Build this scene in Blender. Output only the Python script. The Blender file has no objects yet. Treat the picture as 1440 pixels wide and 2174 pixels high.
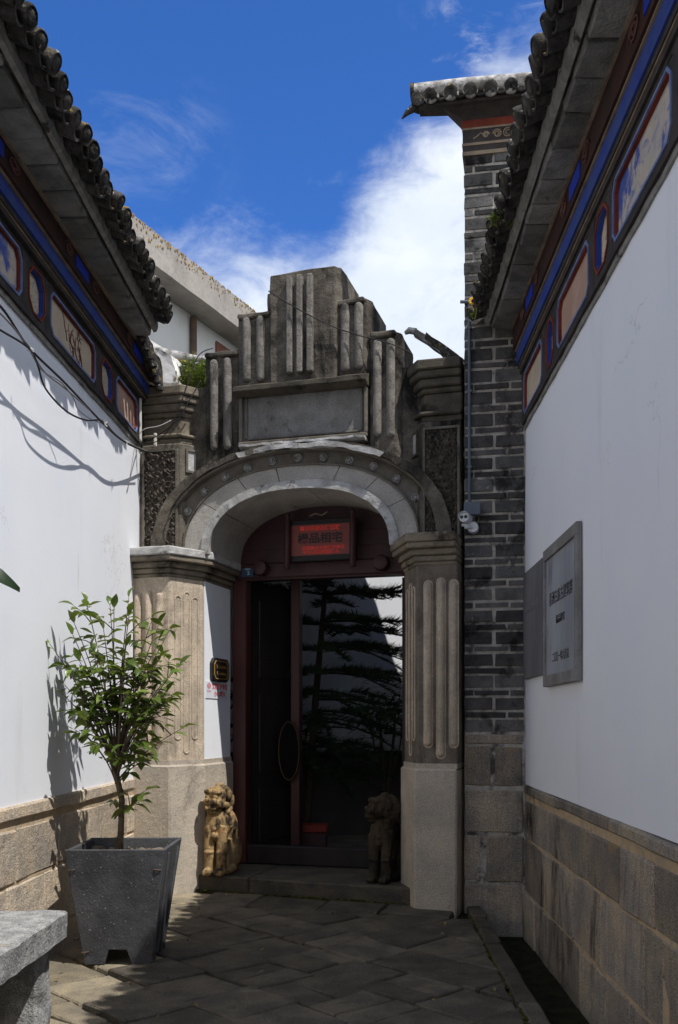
import bpy, bmesh, math, random
from mathutils import Vector, Matrix, noise
R = random.Random(7)
rad = math.radians
SC = bpy.context.scene
COL = SC.collection

# ------------------------------------------------------------------ camera
cam = bpy.data.cameras.new('camera')
cam_o = bpy.data.objects.new('camera', cam); COL.objects.link(cam_o)
cam_o.location = (0, 0, 1.5); cam_o.rotation_euler = (rad(90), 0, 0)
cam.sensor_width = 36; cam.lens = 2000 / 2174 * 36
cam.shift_x = -50 / 2174; cam.shift_y = 443 / 2174
cam.clip_start = .05; cam.clip_end = 3000
SC.camera = cam_o
SC.render.resolution_x = 678; SC.render.resolution_y = 1024

# ------------------------------------------------------------------ sun and sky
SUN = Vector((1, -.78, 2.12)).normalized()          # towards the sun
sl = bpy.data.lights.new('sun', 'SUN'); so = bpy.data.objects.new('sun', sl); COL.objects.link(so)
sl.energy = 3.1; sl.angle = rad(.53); sl.color = (1, .972, .93)
so.rotation_euler = SUN.to_track_quat('Z', 'Y').to_euler(); so.location = (20, -14, 40)
SKY_STRENGTH = .10
W = bpy.data.worlds.new('World'); SC.world = W; W.use_nodes = True
SC.view_settings.view_transform = 'Standard'; SC.view_settings.look = 'None'
SC.view_settings.gamma = 1; SC.view_settings.use_curve_mapping = False
SC.view_settings.exposure = 0.60


class NT:
    """small helper to write node trees"""
    def __init__(s, t): s.t = t; s.n = t.nodes; s.l = t.links
    def add(s, typ, **k):
        n = s.n.new(typ)
        for a, v in k.items(): setattr(n, a, v)
        return n
    def put(s, sock, v):
        if isinstance(v, bpy.types.NodeSocket): s.l.new(v, sock)
        else: sock.default_value = v
    def math(s, op, a, b=0.0, clamp=False):
        n = s.add('ShaderNodeMath', operation=op, use_clamp=clamp)
        s.put(n.inputs[0], a); s.put(n.inputs[1], b); return n.outputs[0]
    def smooth(s, x, lo, hi, a=0.0, b=1.0):
        n = s.add('ShaderNodeMapRange', interpolation_type='SMOOTHSTEP')
        for i, v in enumerate((x, lo, hi, a, b)): s.put(n.inputs[i], v)
        return n.outputs[0]
    def noise(s, vec, scale, detail=3, rough=.55, dist=0.0):
        n = s.add('ShaderNodeTexNoise')
        s.l.new(vec, n.inputs['Vector']); n.inputs['Scale'].default_value = scale
        n.inputs['Detail'].default_value = detail; n.inputs['Roughness'].default_value = rough
        n.inputs['Distortion'].default_value = dist
        return n.outputs['Fac']
    def mapping(s, vec, scale=(1, 1, 1), loc=(0, 0, 0), rot=(0, 0, 0)):
        n = s.add('ShaderNodeMapping'); s.l.new(vec, n.inputs['Vector'])
        n.inputs['Scale'].default_value = scale; n.inputs['Location'].default_value = loc
        n.inputs['Rotation'].default_value = rot
        return n.outputs['Vector']
    def mix(s, f, a, b, mode='MIX'):
        n = s.add('ShaderNodeMix', data_type='RGBA', blend_type=mode)
        s.put(n.inputs[0], f); s.put(n.inputs[6], col4(a)); s.put(n.inputs[7], col4(b))
        return n.outputs[2]


def col4(c):
    if isinstance(c, bpy.types.NodeSocket): return c
    return (c[0], c[1], c[2], 1)


def build_sky():
    t = NT(W.node_tree); t.n.clear()
    sky = t.add('ShaderNodeTexSky', sky_type='NISHITA')
    sky.sun_disc = False
    sky.sun_elevation = math.asin(SUN.z); sky.sun_rotation = math.atan2(SUN.x, SUN.y)
    sky.altitude = 2000; sky.air_density = 1.0; sky.dust_density = .25; sky.ozone_density = 3.0
    g = t.add('ShaderNodeTexCoord').outputs['Generated']
    sep = t.add('ShaderNodeSeparateXYZ'); t.l.new(g, sep.inputs[0])
    x, y, z = sep.outputs
    n1 = t.noise(g, 5.0, 7, .6, .3)
    n2 = t.noise(t.mapping(g, (1, 1, 2.2), (.3, .1, .2)), 13.0, 6, .62, .4)
    # cumulus bank low in the sky, rising to the east
    east = t.math('MULTIPLY', t.math('MAXIMUM', t.math('ADD', x, .035), 0.0), .74)
    top = t.math('ADD', t.math('MINIMUM', east, .17), .463)
    nn = t.math('ADD', t.math('MULTIPLY', t.math('SUBTRACT', n1, .5), .15), t.math('MULTIPLY', t.math('SUBTRACT', n2, .5), .10))
    edge = t.math('SUBTRACT', t.math('ADD', top, nn), z)
    bank = t.smooth(edge, -.015, .075)
    bank = t.math('MULTIPLY', bank, t.smooth(n2, .18, .52, .72, 1.0))
    broken = t.math('MULTIPLY', t.smooth(t.noise(t.mapping(g, (1, 1, 1.4), (.9, .2, .6)), 2.6, 7, .58, .2), .44, .54), t.smooth(y, .55, .05))  # clouds added out of view to lift the light in the shade
    bank = t.math('MAXIMUM', bank, broken)
    # thin wisps higher up
    cir = t.noise(t.mapping(g, (2.2, 1, 5.0), (1.7, .4, .9), (0, .5, .2)), 3.4, 6, .66, .8)
    wz = t.math('SUBTRACT', 1.0, t.math('ABSOLUTE', t.math('DIVIDE', t.math('SUBTRACT', z, .512), .06)), True)
    wx = t.math('SUBTRACT', 1.0, t.math('ABSOLUTE', t.math('DIVIDE', t.math('ADD', x, .20), .10)), True)
    wleft = t.math('MULTIPLY', t.math('MULTIPLY', t.smooth(wz, 0.0, .8), t.smooth(wx, 0.0, .8)), t.smooth(cir, .44, .70, 0.0, .16))
    wisp = t.math('MULTIPLY', t.smooth(cir, .54, .78, 0.0, .7), t.smooth(x, .02, .13))
    cov = t.math('MAXIMUM', bank, t.math('MAXIMUM', wisp, wleft))
    shade = t.smooth(t.noise(t.mapping(g, (1, 1, 1.6), (.1, .5, .33)), 4.0, 5, .6), .3, .7)
    ccol = t.mix(shade, (5.2, 5.8, 6.7), (7.2, 7.45, 7.8))
    blue = t.mix(1.0, sky.outputs[0], (.40, .80, 1.36), 'MULTIPLY')
    c = t.mix(cov, blue, ccol)
    bg = t.add('ShaderNodeBackground'); t.l.new(c, bg.inputs[0]); bg.inputs[1].default_value = SKY_STRENGTH
    out = t.add('ShaderNodeOutputWorld'); t.l.new(bg.outputs[0], out.inputs[0])


build_sky()


# ------------------------------------------------------------------ materials
def mat(name, c1, c2=None, scale=6, rough=.85, bump=.3, bscale=60, stain=None, speck=None, rnd=0.0, spec=.3,
        stain2=None, stretch=1.0, fine=.0, metal=0.0, bdist=.01, streak=.0, growth=False, crack=None):
    m = bpy.data.materials.new(name); m.use_nodes = True
    t = NT(m.node_tree); p = t.n['Principled BSDF']
    geo = t.add('ShaderNodeNewGeometry'); pos = geo.outputs['Position']
    up = 1.0
    if growth:
        sx = t.add('ShaderNodeSeparateXYZ'); t.l.new(geo.outputs['Normal'], sx.inputs[0]); up = t.smooth(sx.outputs[2], -.35, .25)
    oi = t.add('ShaderNodeObjectInfo')
    off = t.add('ShaderNodeVectorMath', operation='SCALE'); t.l.new(oi.outputs['Random'], off.inputs[0]); off.inputs[3].default_value = 0
    base = c1
    pv = t.mapping(pos, (1, 1, 1 / stretch))
    if c2 is not None:
        n = t.noise(pv, scale, 5, .6)
        base = t.mix(t.smooth(n, .34, .66), c1, c2)
    if fine:
        nf = t.noise(pos, 170, 2, .6)
        k = t.smooth(nf, .3, .7, 1 - fine, 1 + fine)
        base = t.mix(1.0, base, _grey(t, k), 'MULTIPLY')
    if streak:
        ns = t.noise(t.mapping(pos, (1, 1, .07)), 34, 4, .7)
        base = t.mix(1.0, base, _grey(t, t.smooth(ns, .3, .7, 1 - streak, 1 + streak)), 'MULTIPLY')
    for si, st in enumerate((stain, stain2)):
        if st:
            scol, sscale, lo, hi, zst = st
            ns = t.noise(t.mapping(pos, (1, 1, 1 / zst), (sscale * .37, 1.3, .7)), sscale, 6, .68, .3)
            f = t.smooth(ns, lo, hi)
            if si == 1 and growth: f = t.math('MULTIPLY', f, up)
            base = t.mix(f, base, scol)
    if speck:
        scol, sscale, lo, hi = speck
        f = t.smooth(t.noise(pos, sscale, 3, .7), lo, hi)
        if growth: f = t.math('MULTIPLY', f, up)
        base = t.mix(f, base, scol)
    if crack:
        ccol, cs, cw = crack
        nc = t.noise(pos, cs, 5, .6, .6)
        line = t.smooth(t.math('ABSOLUTE', t.math('SUBTRACT', nc, .5)), cw, cw * .3)
        where = t.smooth(t.noise(t.mapping(pos, (1, 1, 1), (3.1, 7.7, 1.9)), .9, 3, .5), .56, .62)
        base = t.mix(t.math('MULTIPLY', t.math('MULTIPLY', line, where), .28), base, ccol)
    if rnd:
        k = t.smooth(oi.outputs['Random'], 0.0, 1.0, 1 - rnd, 1 + rnd)
        base = t.mix(1.0, base, _grey(t, k), 'MULTIPLY')
    t.put(p.inputs['Base Color'], col4(base))
    p.inputs['Roughness'].default_value = rough; p.inputs['Metallic'].default_value = metal
    p.inputs['Specular IOR Level'].default_value = spec
    if bump:
        b = t.add('ShaderNodeBump'); b.inputs['Strength'].default_value = bump; b.inputs['Distance'].default_value = bdist
        h = t.math('ADD', t.noise(pos, bscale, 4, .65), t.math('MULTIPLY', t.noise(pos, bscale / 6, 3, .6), 1.6))
        t.l.new(h, b.inputs['Height']); t.l.new(b.outputs[0], p.inputs['Normal'])
    return m


def _grey(t, k):
    n = t.add('ShaderNodeCombineColor')
    for i in range(3): t.l.new(k, n.inputs[i])
    return n.outputs[0]


M = {}
M['plaster'] = mat('white_plaster', (.80, .815, .85), (.83, .84, .86), 1.3, .9, .12, 40, stain=((.66, .645, .63), 1.6, .56, .82, 6.0), stain2=((.55, .53, .50), 3.1, .68, .80, 9.0), spec=.15, bdist=.006, crack=((.40, .39, .38), 1.1, .006))
M['plaster_old'] = mat('old_plaster', (.72, .69, .64), (.80, .78, .74), 9, .95, .5, 30, stain=((.16, .135, .10), 7, .50, .62, 2.2), spec=.1)
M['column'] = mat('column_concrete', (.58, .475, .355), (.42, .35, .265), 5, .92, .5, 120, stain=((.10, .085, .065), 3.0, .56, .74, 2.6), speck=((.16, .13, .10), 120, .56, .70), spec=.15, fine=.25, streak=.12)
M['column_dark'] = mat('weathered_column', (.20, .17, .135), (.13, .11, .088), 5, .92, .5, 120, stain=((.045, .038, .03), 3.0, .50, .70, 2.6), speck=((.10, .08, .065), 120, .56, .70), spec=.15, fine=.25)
M['terrazzo'] = mat('speckled_concrete', (.52, .445, .35), (.40, .35, .285), 3, .9, .5, 150, stain=((.10, .09, .078), 1.9, .53, .74, 2.0), stain2=((.07, .065, .06), 3.3, .62, .76, 2.6), speck=((.58, .55, .5), 150, .60, .70), spec=.15, fine=.3)
M['medal'] = mat('pitted_white_stud', (.40, .385, .36), (.20, .19, .175), 30, .95, .6, 90, stain=((.07, .063, .055), 22, .52, .66, 1.0), spec=.1)
M['panel'] = mat('stained_panel', (.25, .24, .225), (.18, .17, .155), 6, .95, .7, 130, stain=((.045, .04, .035), 5, .56, .70, 1.3), speck=((.42, .40, .37), 140, .62, .72), spec=.1, fine=.3)
M['arch'] = mat('arch_concrete', (.43, .40, .35), (.34, .315, .28), 4, .92, .5, 130, stain=((.11, .10, .09), 3.4, .60, .80, 1.5), speck=((.52, .5, .46), 140, .62, .72), spec=.12, fine=.25)
M['white_edge'] = mat('limewashed_edge', (.52, .51, .49), (.34, .325, .30), 8, .95, .8, 60, stain=((.10, .09, .08), 6, .55, .67, 1.0), spec=.1)
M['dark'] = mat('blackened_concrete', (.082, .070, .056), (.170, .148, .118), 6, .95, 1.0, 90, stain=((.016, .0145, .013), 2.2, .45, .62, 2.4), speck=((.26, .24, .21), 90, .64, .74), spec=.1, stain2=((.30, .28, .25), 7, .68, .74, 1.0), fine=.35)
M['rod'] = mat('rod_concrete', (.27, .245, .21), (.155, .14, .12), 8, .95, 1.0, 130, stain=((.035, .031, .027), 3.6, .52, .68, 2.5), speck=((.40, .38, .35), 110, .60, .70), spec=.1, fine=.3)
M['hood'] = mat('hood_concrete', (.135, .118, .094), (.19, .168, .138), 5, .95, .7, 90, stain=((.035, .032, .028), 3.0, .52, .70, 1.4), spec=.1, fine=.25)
M['stucco'] = mat('rough_stucco', (.075, .064, .052), (.13, .11, .088), 40, 1, .8, 120, spec=.05, stain=((.02, .018, .016), 5, .5, .7, 1.5))
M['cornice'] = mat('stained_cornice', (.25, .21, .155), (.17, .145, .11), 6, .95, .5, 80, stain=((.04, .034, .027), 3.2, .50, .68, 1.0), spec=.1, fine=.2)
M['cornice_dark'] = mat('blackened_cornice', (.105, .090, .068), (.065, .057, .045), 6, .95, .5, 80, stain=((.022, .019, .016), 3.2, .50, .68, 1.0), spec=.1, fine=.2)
M['granite'] = mat('plinth_granite', (.40, .325, .235), (.26, .232, .20), 3.5, .9, 1.0, 110, stain=((.040, .034, .029), 1.7, .52, .68, 2.6), stain2=((.46, .30, .15), 3.4, .58, .74, 1.6), rnd=.26, spec=.15, fine=.50, streak=.10, speck=((.50, .47, .42), 120, .62, .70))
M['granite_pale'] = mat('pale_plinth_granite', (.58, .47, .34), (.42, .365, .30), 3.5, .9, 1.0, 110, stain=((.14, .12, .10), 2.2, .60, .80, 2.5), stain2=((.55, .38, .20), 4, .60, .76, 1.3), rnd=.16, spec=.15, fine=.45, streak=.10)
M['mortar'] = mat('ochre_mortar', (.58, .43, .27), (.42, .34, .24), 9, 1, .7, 70, stain=((.07, .06, .05), 4, .58, .74, 1.0), spec=.05)
M['brick'] = mat('dark_grey_brick', (.078, .075, .073), (.13, .123, .115), 7, .95, .6, 110, stain=((.030, .028, .026), 5, .52, .66, 1.0), stain2=((.22, .205, .185), 9, .62, .72, .6), rnd=.40, spec=.1, fine=.25)
M['brick_mortar'] = mat('lime_mortar', (.52, .475, .41), (.36, .325, .28), 12, 1, .8, 90, stain=((.085, .075, .066), 5, .47, .64, 1.0), spec=.05)
M['slate'] = mat('soffit_slab', (.25, .244, .225), (.155, .15, .14), 7, .95, .9, 60, stain=((.05, .047, .042), 4, .56, .72, 1.0), rnd=.28, spec=.1, stretch=.4)
M['bed'] = mat('eave_mortar', (.30, .285, .26), (.20, .19, .17), 14, 1, .6, 60, stain=((.05, .045, .04), 7, .56, .7, 1.0), spec=.05)
M['tile'] = mat('weathered_roof_tile', (.040, .036, .033), (.085, .078, .07), 14, .95, .8, 80, stain=((.015, .014, .013), 9, .52, .68, 1.0), stain2=((.36, .235, .05), 13, .56, .66, 1.0), speck=((.40, .38, .33), 30, .57, .67), rnd=.3, spec=.1, growth=True)
M['tile_white'] = mat('sunlit_lichen_tile', (.52, .50, .47), (.17, .155, .14), 12, .95, .6, 70, stain=((.03, .028, .026), 9, .58, .68, 1.0), rnd=.2, spec=.1)  # lichen grey, whitened so the colour carries sunlight on the tile tops
M['paving'] = mat('paving_stone', (.125, .106, .080), (.070, .062, .050), 4, .8, .8, 70, stain=((.045, .043, .038), 3.2, .58, .76, 1.0), stain2=((.17, .145, .11), 5, .66, .78, 1.0), rnd=.22, spec=.2, fine=.34)
M['paving_sunlit'] = mat('sunlit_paving_stone', (.27, .225, .155), (.16, .14, .105), 4, .85, .8, 70, stain=((.07, .06, .048), 3.2, .58, .76, 1.0), rnd=.2, spec=.15, fine=.30)  # paving with sunlight put into its colour, for the lit left strip
M['soil'] = mat('joint_soil', (.018, .016, .012), (.032, .034, .016), 10, 1, .5, 40, spec=.05)
M['slate_pot'] = mat('slate_planter', (.082, .083, .088), (.046, .047, .051), 4, .75, .35, 90, speck=((.42, .42, .42), 55, .66, .71), stain=((.14, .11, .085), 4, .64, .8, 2.0), spec=.3, fine=.2)
M['bench'] = mat('grey_granite', (.36, .355, .34), (.22, .218, .212), 14, .9, 1.0, 60, stain=((.035, .034, .032), 11, .60, .70, 2.4), stain2=((.40, .34, .24), 6, .66, .78, 1.0), spec=.15, fine=.4)
M['bark'] = mat('bark', (.135, .105, .075), (.085, .065, .045), 20, .95, .6, 70, spec=.1)
M['twig'] = mat('twig', (.06, .045, .03), (.09, .07, .045), 20, .9, 0, spec=.2)
M['earth'] = mat('planter_earth', (.22, .15, .09), (.12, .085, .055), 22, 1, .8, 50, spec=.05)
M['pebble'] = mat('pebble', (.22, .16, .11), (.13, .10, .08), 9, .9, .4, 50, rnd=.3)
M['redwood'] = mat('dark_red_wood', (.060, .020, .020), (.042, .015, .016), 5, .5, .25, 30, spec=.35, stretch=5)
M['redpost'] = mat('red_lacquer_post', (.085, .022, .018), (.045, .014, .013), 2.5, .45, .2, 30, spec=.4, stretch=4)
M['darkwood'] = mat('dark_wood', (.016, .013, .014), (.024, .018, .018), 6, .5, .2, 30, spec=.3, stretch=5)
M['frieze'] = mat('dark_frieze', (.042, .036, .034), (.065, .055, .05), 9, .85, .4, 60, stain=((.16, .13, .10), 8, .68, .76, 1.0), spec=.15)
M['red'] = mat('red_brown_paint', (.22, .048, .028), (.14, .032, .022), 6, .8, .3, 60, spec=.15)
M['band'] = mat('dark_red_band', (.060, .030, .024), (.040, .028, .026), 8, .85, .4, 60, stain=((.16, .12, .08), 12, .70, .78, 1.0), spec=.1)
M['blue'] = mat('ultramarine_paint', (.030, .056, .28), (.05, .08, .235), 5, .8, .25, 50, stain=((.10, .09, .10), 9, .64, .76, 1.0), spec=.15)
M['tablet_blue'] = mat('bright_blue_paint', (.012, .035, .42), (.02, .05, .34), 7, .7, .2, 50, spec=.2)
M['line'] = mat('pale_blue_line', (.20, .25, .42), (.13, .17, .34), 8, .8, .2, 50, spec=.1)
M['pale'] = mat('buff_line', (.32, .245, .17), (.20, .15, .11), 8, .85, .3, 60, spec=.1)
M['cream'] = mat('cream_panel', (.58, .48, .36), (.48, .40, .31), 4, .9, .3, 50, stain=((.20, .16, .12), 3, .60, .78, 2.0), spec=.1)
M['pink'] = mat('pinkish_panel', (.50, .34, .27), (.42, .27, .20), 3, .9, .3, 50, stain=((.55, .20, .15), 3, .60, .76, 2.0), spec=.1)
M['bluepaint'] = mat('blue_landscape_painting', (.55, .47, .38), (.45, .41, .37), 4, .9, .3, 50, stain=((.07, .105, .34), 3.2, .50, .60, 1.3), stain2=((.20, .22, .38), 7, .52, .66, .6), spec=.1)
M['script'] = mat('inked_panel', (.56, .48, .37), (.46, .40, .31), 5, .9, .3, 50, speck=((.10, .085, .07), 62, .56, .64), spec=.1)
M['plum'] = mat('plum_paint', (.17, .05, .035), None, rough=.9, bump=0)
M['ink'] = mat('black_ink', (.035, .035, .04), None, rough=.8, bump=0)
M['marble'] = mat('grey_veined_marble', (.38, .395, .42), (.25, .265, .295), 2.2, .55, .05, 40, stain=((.15, .16, .185), 2.4, .53, .66, 3.4), stain2=((.34, .30, .25), 2.0, .62, .78, 1.6), spec=.3, stretch=2.5)
M['tabstone'] = mat('dark_tablet_stone', (.18, .176, .18), (.12, .117, .122), 3, .75, .2, 60, stain=((.24, .235, .23), 3, .63, .76, 3.0), spec=.2, stretch=3)
M['tabframe'] = mat('tablet_frame_stone', (.27, .258, .245), (.20, .19, .18), 5, .9, .5, 90, spec=.1, fine=.2)
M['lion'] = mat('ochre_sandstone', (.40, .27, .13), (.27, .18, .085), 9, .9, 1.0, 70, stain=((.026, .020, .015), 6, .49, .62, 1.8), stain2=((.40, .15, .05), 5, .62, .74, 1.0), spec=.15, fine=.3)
M['conduit'] = mat('grey_blue_conduit', (.10, .12, .15), (.13, .15, .18), 6, .6, 0, spec=.3)
M['whitepipe'] = mat('white_pipe', (.66, .64, .58), (.58, .55, .48), 5, .6, 0, spec=.3)
M['camwhite'] = mat('camera_shell', (.62, .63, .64), None, rough=.4, bump=0, spec=.5)
M['matt_black'] = mat('matt_black_board', (.008, .007, .008), None, rough=1, bump=0, spec=.0)
M['black'] = mat('black_plastic', (.012, .012, .013), None, rough=.35, bump=0, spec=.5)
M['cable'] = mat('black_cable', (.014, .014, .015), None, rough=.6, bump=0)
M['cablegrey'] = mat('grey_cable', (.16, .15, .14), None, rough=.6, bump=0)
M['tie'] = mat('white_tie', (.6, .58, .54), None, rough=.6, bump=0)
M['gold_dull'] = mat('worn_gold_paint', (.10, .06, .02), None, rough=.7, bump=0)
M['gold'] = mat('gold_paint', (.48, .27, .06), None, rough=.45, bump=0, spec=.5)
M['signwhite'] = mat('sign_white', (.74, .76, .80), None, rough=.5, bump=0)
M['signred'] = mat('sign_red', (.65, .03, .03), None, rough=.6, bump=0)
M['plate'] = mat('number_plate_blue', (.03, .07, .13), None, rough=.5, bump=0)
M['concrete_eave'] = mat('concrete_eave', (.40, .365, .325), (.33, .30, .27), 3, .95, .6, 60, stain=((.20, .18, .155), 2.0, .56, .8, 3.0), spec=.1, fine=.2)
M['lichen'] = mat('orange_lichen', (.34, .19, .04), (.26, .19, .09), 20, 1, .8, 60, spec=.05)
M['wall_far'] = mat('cream_render', (.70, .685, .64), (.74, .73, .70), 1.5, .95, .1, 30, stain=((.55, .50, .42), .9, .6, .8, 3.0), spec=.1)
M['brownpipe'] = mat('rusty_downpipe', (.14, .09, .06), (.09, .065, .05), 6, .8, .2, 40)
M['brownframe'] = mat('brown_window_frame', (.26, .10, .06), (.2, .08, .05), 6, .6, 0)
M['pine'] = mat('pine_needles', (.018, .036, .018), (.028, .05, .022), 6, .6, 0, spec=.3)
M['darkgrey'] = mat('inner_dado', (.11, .105, .10), (.085, .08, .08), 3, .9, .3, 40)
M['redbox'] = mat('red_box', (.22, .03, .02), None, rough=.6, bump=0)
M['moss'] = mat('moss', (.040, .048, .013), (.075, .07, .018), 30, 1, .8, 60, spec=.05)


def leaf_mat(name, a, b, rnd=.35, rough=.35):
    m = mat(name, a, b, 9, rough, 0, rnd=rnd, spec=.5)
    nt = m.node_tree; p = nt.nodes['Principled BSDF']; o = nt.nodes['Material Output']
    tr_ = nt.nodes.new('ShaderNodeBsdfTranslucent'); tr_.inputs[0].default_value = (b[0] * 1.6, b[1] * 1.6, b[2], 1)
    mx = nt.nodes.new('ShaderNodeMixShader'); mx.inputs[0].default_value = .22
    nt.links.new(p.outputs[0], mx.inputs[1]); nt.links.new(tr_.outputs[0], mx.inputs[2]); nt.links.new(mx.outputs[0], o.inputs[0])
    return m


M['leaf'] = leaf_mat('camellia_leaf', (.090, .155, .026), (.155, .205, .04))
M['leafdark'] = leaf_mat('dark_leaf', (.022, .048, .016), (.03, .06, .018))
M['fern'] = leaf_mat('yellow_green_weed', (.24, .27, .04), (.13, .19, .03), .4, .7)
M['flower'] = mat('yellow_petal', (.75, .42, .02), None, rough=.7, bump=0)


def emit(name, c, s):
    m = bpy.data.materials.new(name); m.use_nodes = True
    p = m.node_tree.nodes['Principled BSDF']
    p.inputs['Base Color'].default_value = col4(c); p.inputs['Emission Color'].default_value = col4(c)
    p.inputs['Emission Strength'].default_value = s; p.inputs['Roughness'].default_value = .5
    return m


M['led'] = emit('led_red_dots', (.55, .03, .015), .12)
M['ledpanel'] = emit('led_red_panel', (.19, .036, .026), .01)


# ------------------------------------------------------------------ builders
class B:
    """collects shapes; build() links them as one mesh object"""
    def __init__(s): s.bm = bmesh.new()
    def box(s, x0, x1, y0, y1, z0, z1):
        v = [s.bm.verts.new((x, y, z)) for z in (z0, z1) for (x, y) in ((x0, y0), (x1, y0), (x1, y1), (x0, y1))]
        for f in ((0, 3, 2, 1), (4, 5, 6, 7), (0, 1, 5, 4), (1, 2, 6, 5), (2, 3, 7, 6), (3, 0, 4, 7)):
            s.bm.faces.new([v[i] for i in f])
        return s
    def loft(s, rings, cap=True, closed=True):
        rr = [[s.bm.verts.new(p) for p in r] for r in rings]
        n = len(rr[0])
        for a, b in zip(rr, rr[1:]):
            for i in range(n if closed else n - 1):
                j = (i + 1) % n
                s.bm.faces.new((a[i], a[j], b[j], b[i]))
        if cap:
            s.bm.faces.new(rr[0][::-1]); s.bm.faces.new(rr[-1])
        return s
    def prism(s, pts, z0, z1): return s.loft([[(x, y, z0) for x, y in pts], [(x, y, z1) for x, y in pts]])
    def extr_y(s, pts, y0, y1): return s.loft([[(x, y0, z) for x, z in pts], [(x, y1, z) for x, z in pts]])
    def extr_x(s, pts, x0, x1): return s.loft([[(x0, y, z) for y, z in pts], [(x1, y, z) for y, z in pts]])
    def ring_prism(s, outer, inner, fmap0, fmap1):
        """flat ring between two closed outlines, given front and back maps"""
        n = len(outer)
        a = [s.bm.verts.new(fmap0(p)) for p in outer]; b = [s.bm.verts.new(fmap0(p)) for p in inner]
        c = [s.bm.verts.new(fmap1(p)) for p in outer]; d = [s.bm.verts.new(fmap1(p)) for p in inner]
        for i in range(n):
            j = (i + 1) % n
            s.bm.faces.new((a[i], a[j], b[j], b[i])); s.bm.faces.new((c[j], c[i], d[i], d[j]))
            s.bm.faces.new((a[j], a[i], c[i], c[j])); s.bm.faces.new((b[i], b[j], d[j], d[i]))
        return s
    def tube(s, pts, r, n=8, cap=True):
        pts = [Vector(p) for p in pts]
        rs = r if isinstance(r, (list, tuple)) else [r] * len(pts)
        rings = []; up = None
        for i, p in enumerate(pts):
            d = (pts[min(i + 1, len(pts) - 1)] - pts[max(i - 1, 0)]).normalized()
            if up is None:
                up = Vector((0, 0, 1)) if abs(d.z) < .9 else Vector((1, 0, 0))
            side = d.cross(up).normalized(); up = side.cross(d).normalized()
            rings.append([p + (side * math.cos(a) + up * math.sin(a)) * rs[i] for a in [2 * math.pi * k / n for k in range(n)]])
        return s.loft(rings, cap)
    def ball(s, c, r, seg=12, rings=8):
        if not isinstance(r, (tuple, list)): r = (r, r, r)
        m = Matrix.Translation(c) @ Matrix.Diagonal((r[0], r[1], r[2], 1))
        bmesh.ops.create_uvsphere(s.bm, u_segments=seg, v_segments=rings, radius=1, matrix=m)
        return s
    def lathe(s, prof, n=20, c=(0, 0, 0), axis='z'):
        rings = []
        for r, h in prof:
            ring = []
            for k in range(n):
                a = 2 * math.pi * k / n
                if axis == 'z': ring.append((c[0] + r * math.cos(a), c[1] + r * math.sin(a), c[2] + h))
                elif axis == 'y': ring.append((c[0] + r * math.cos(a), c[1] + h, c[2] + r * math.sin(a)))
                else: ring.append((c[0] + h, c[1] + r * math.cos(a), c[2] + r * math.sin(a)))
            rings.append(ring)
        return s.loft(rings)
    def capsule_z(s, x, y, z0, z1, r, n=10, ry=None):
        ry = ry or r
        rings = []
        for k in range(5):
            a = math.pi / 2 * (k / 4 * .96 + .04); rings.append((z0 + r - r * math.cos(a), math.sin(a)))
        up = [(z1 - (h - z0), q) for h, q in rings][::-1]
        s.loft([[(x + r * q * math.cos(t), y + ry * q * math.sin(t), h) for t in [2 * math.pi * i / n for i in range(n)]] for h, q in rings + up])
        return s
    def faces(s, vs, fs):
        v = [s.bm.verts.new(p) for p in vs]
        for f in fs: s.bm.faces.new([v[i] for i in f])
        return s
    def bevel(s, w, seg=1, ang=35):
        bmesh.ops.recalc_face_normals(s.bm, faces=s.bm.faces[:])
        es = [e for e in s.bm.edges if len(e.link_faces) == 2 and e.calc_face_angle(0) > rad(ang)]
        bmesh.ops.bevel(s.bm, geom=es, offset=w, segments=seg, affect='EDGES', profile=.6)
        return s
    def rough(s, amp, freq, cuts=0, seed=0, maxlen=None):
        if maxlen:
            for _ in range(7):
                es = [e for e in s.bm.edges if e.calc_length() > maxlen]
                if not es: break
                bmesh.ops.subdivide_edges(s.bm, edges=es, cuts=1, use_grid_fill=True)
        elif cuts:
            bmesh.ops.subdivide_edges(s.bm, edges=s.bm.edges[:], cuts=cuts, use_grid_fill=True)
        for v in s.bm.verts:
            v.co += noise.noise_vector(v.co * freq + Vector((seed * 3.7, seed, 1.3))) * amp
        return s
    def mesh(s, name, m, smooth=False):
        bmesh.ops.recalc_face_normals(s.bm, faces=s.bm.faces[:])
        me = bpy.data.meshes.new(name); s.bm.to_mesh(me); s.bm.free()
        if m: me.materials.append(M[m] if isinstance(m, str) else m)
        if smooth:
            for p in me.polygons: p.use_smooth = True
        return me
    def build(s, name, m, parent=None, smooth=False, **props):
        return link(name, s.mesh(name, m, smooth), parent, **props)


def link(name, me, parent=None, loc=(0, 0, 0), rot=(0, 0, 0), scale=(1, 1, 1), label=None, cat=None, group=None, kind=None):
    o = bpy.data.objects.new(name, me); COL.objects.link(o)
    if parent is not None: o.parent = parent
    o.location = loc; o.rotation_euler = rot; o.scale = scale
    for k, v in (('label', label), ('category', cat), ('group', group), ('kind', kind)):
        if v: o[k] = v
    return o


def thing(name, label, cat, loc=(0, 0, 0), rotz=0.0, group=None):
    return link(name, None, None, loc, (0, 0, rotz), label=label, cat=cat, group=group)


def copy_tree(o, parent=None):
    c = o.copy(); COL.objects.link(c)
    if parent: c.parent = parent
    for ch in list(o.children): copy_tree(ch, c)
    return c


def smooth_by_angle(o, ang=40):
    me = o.data
    for p in me.polygons: p.use_smooth = True
    me.set_sharp_from_angle(angle=rad(ang))
    return o


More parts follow.
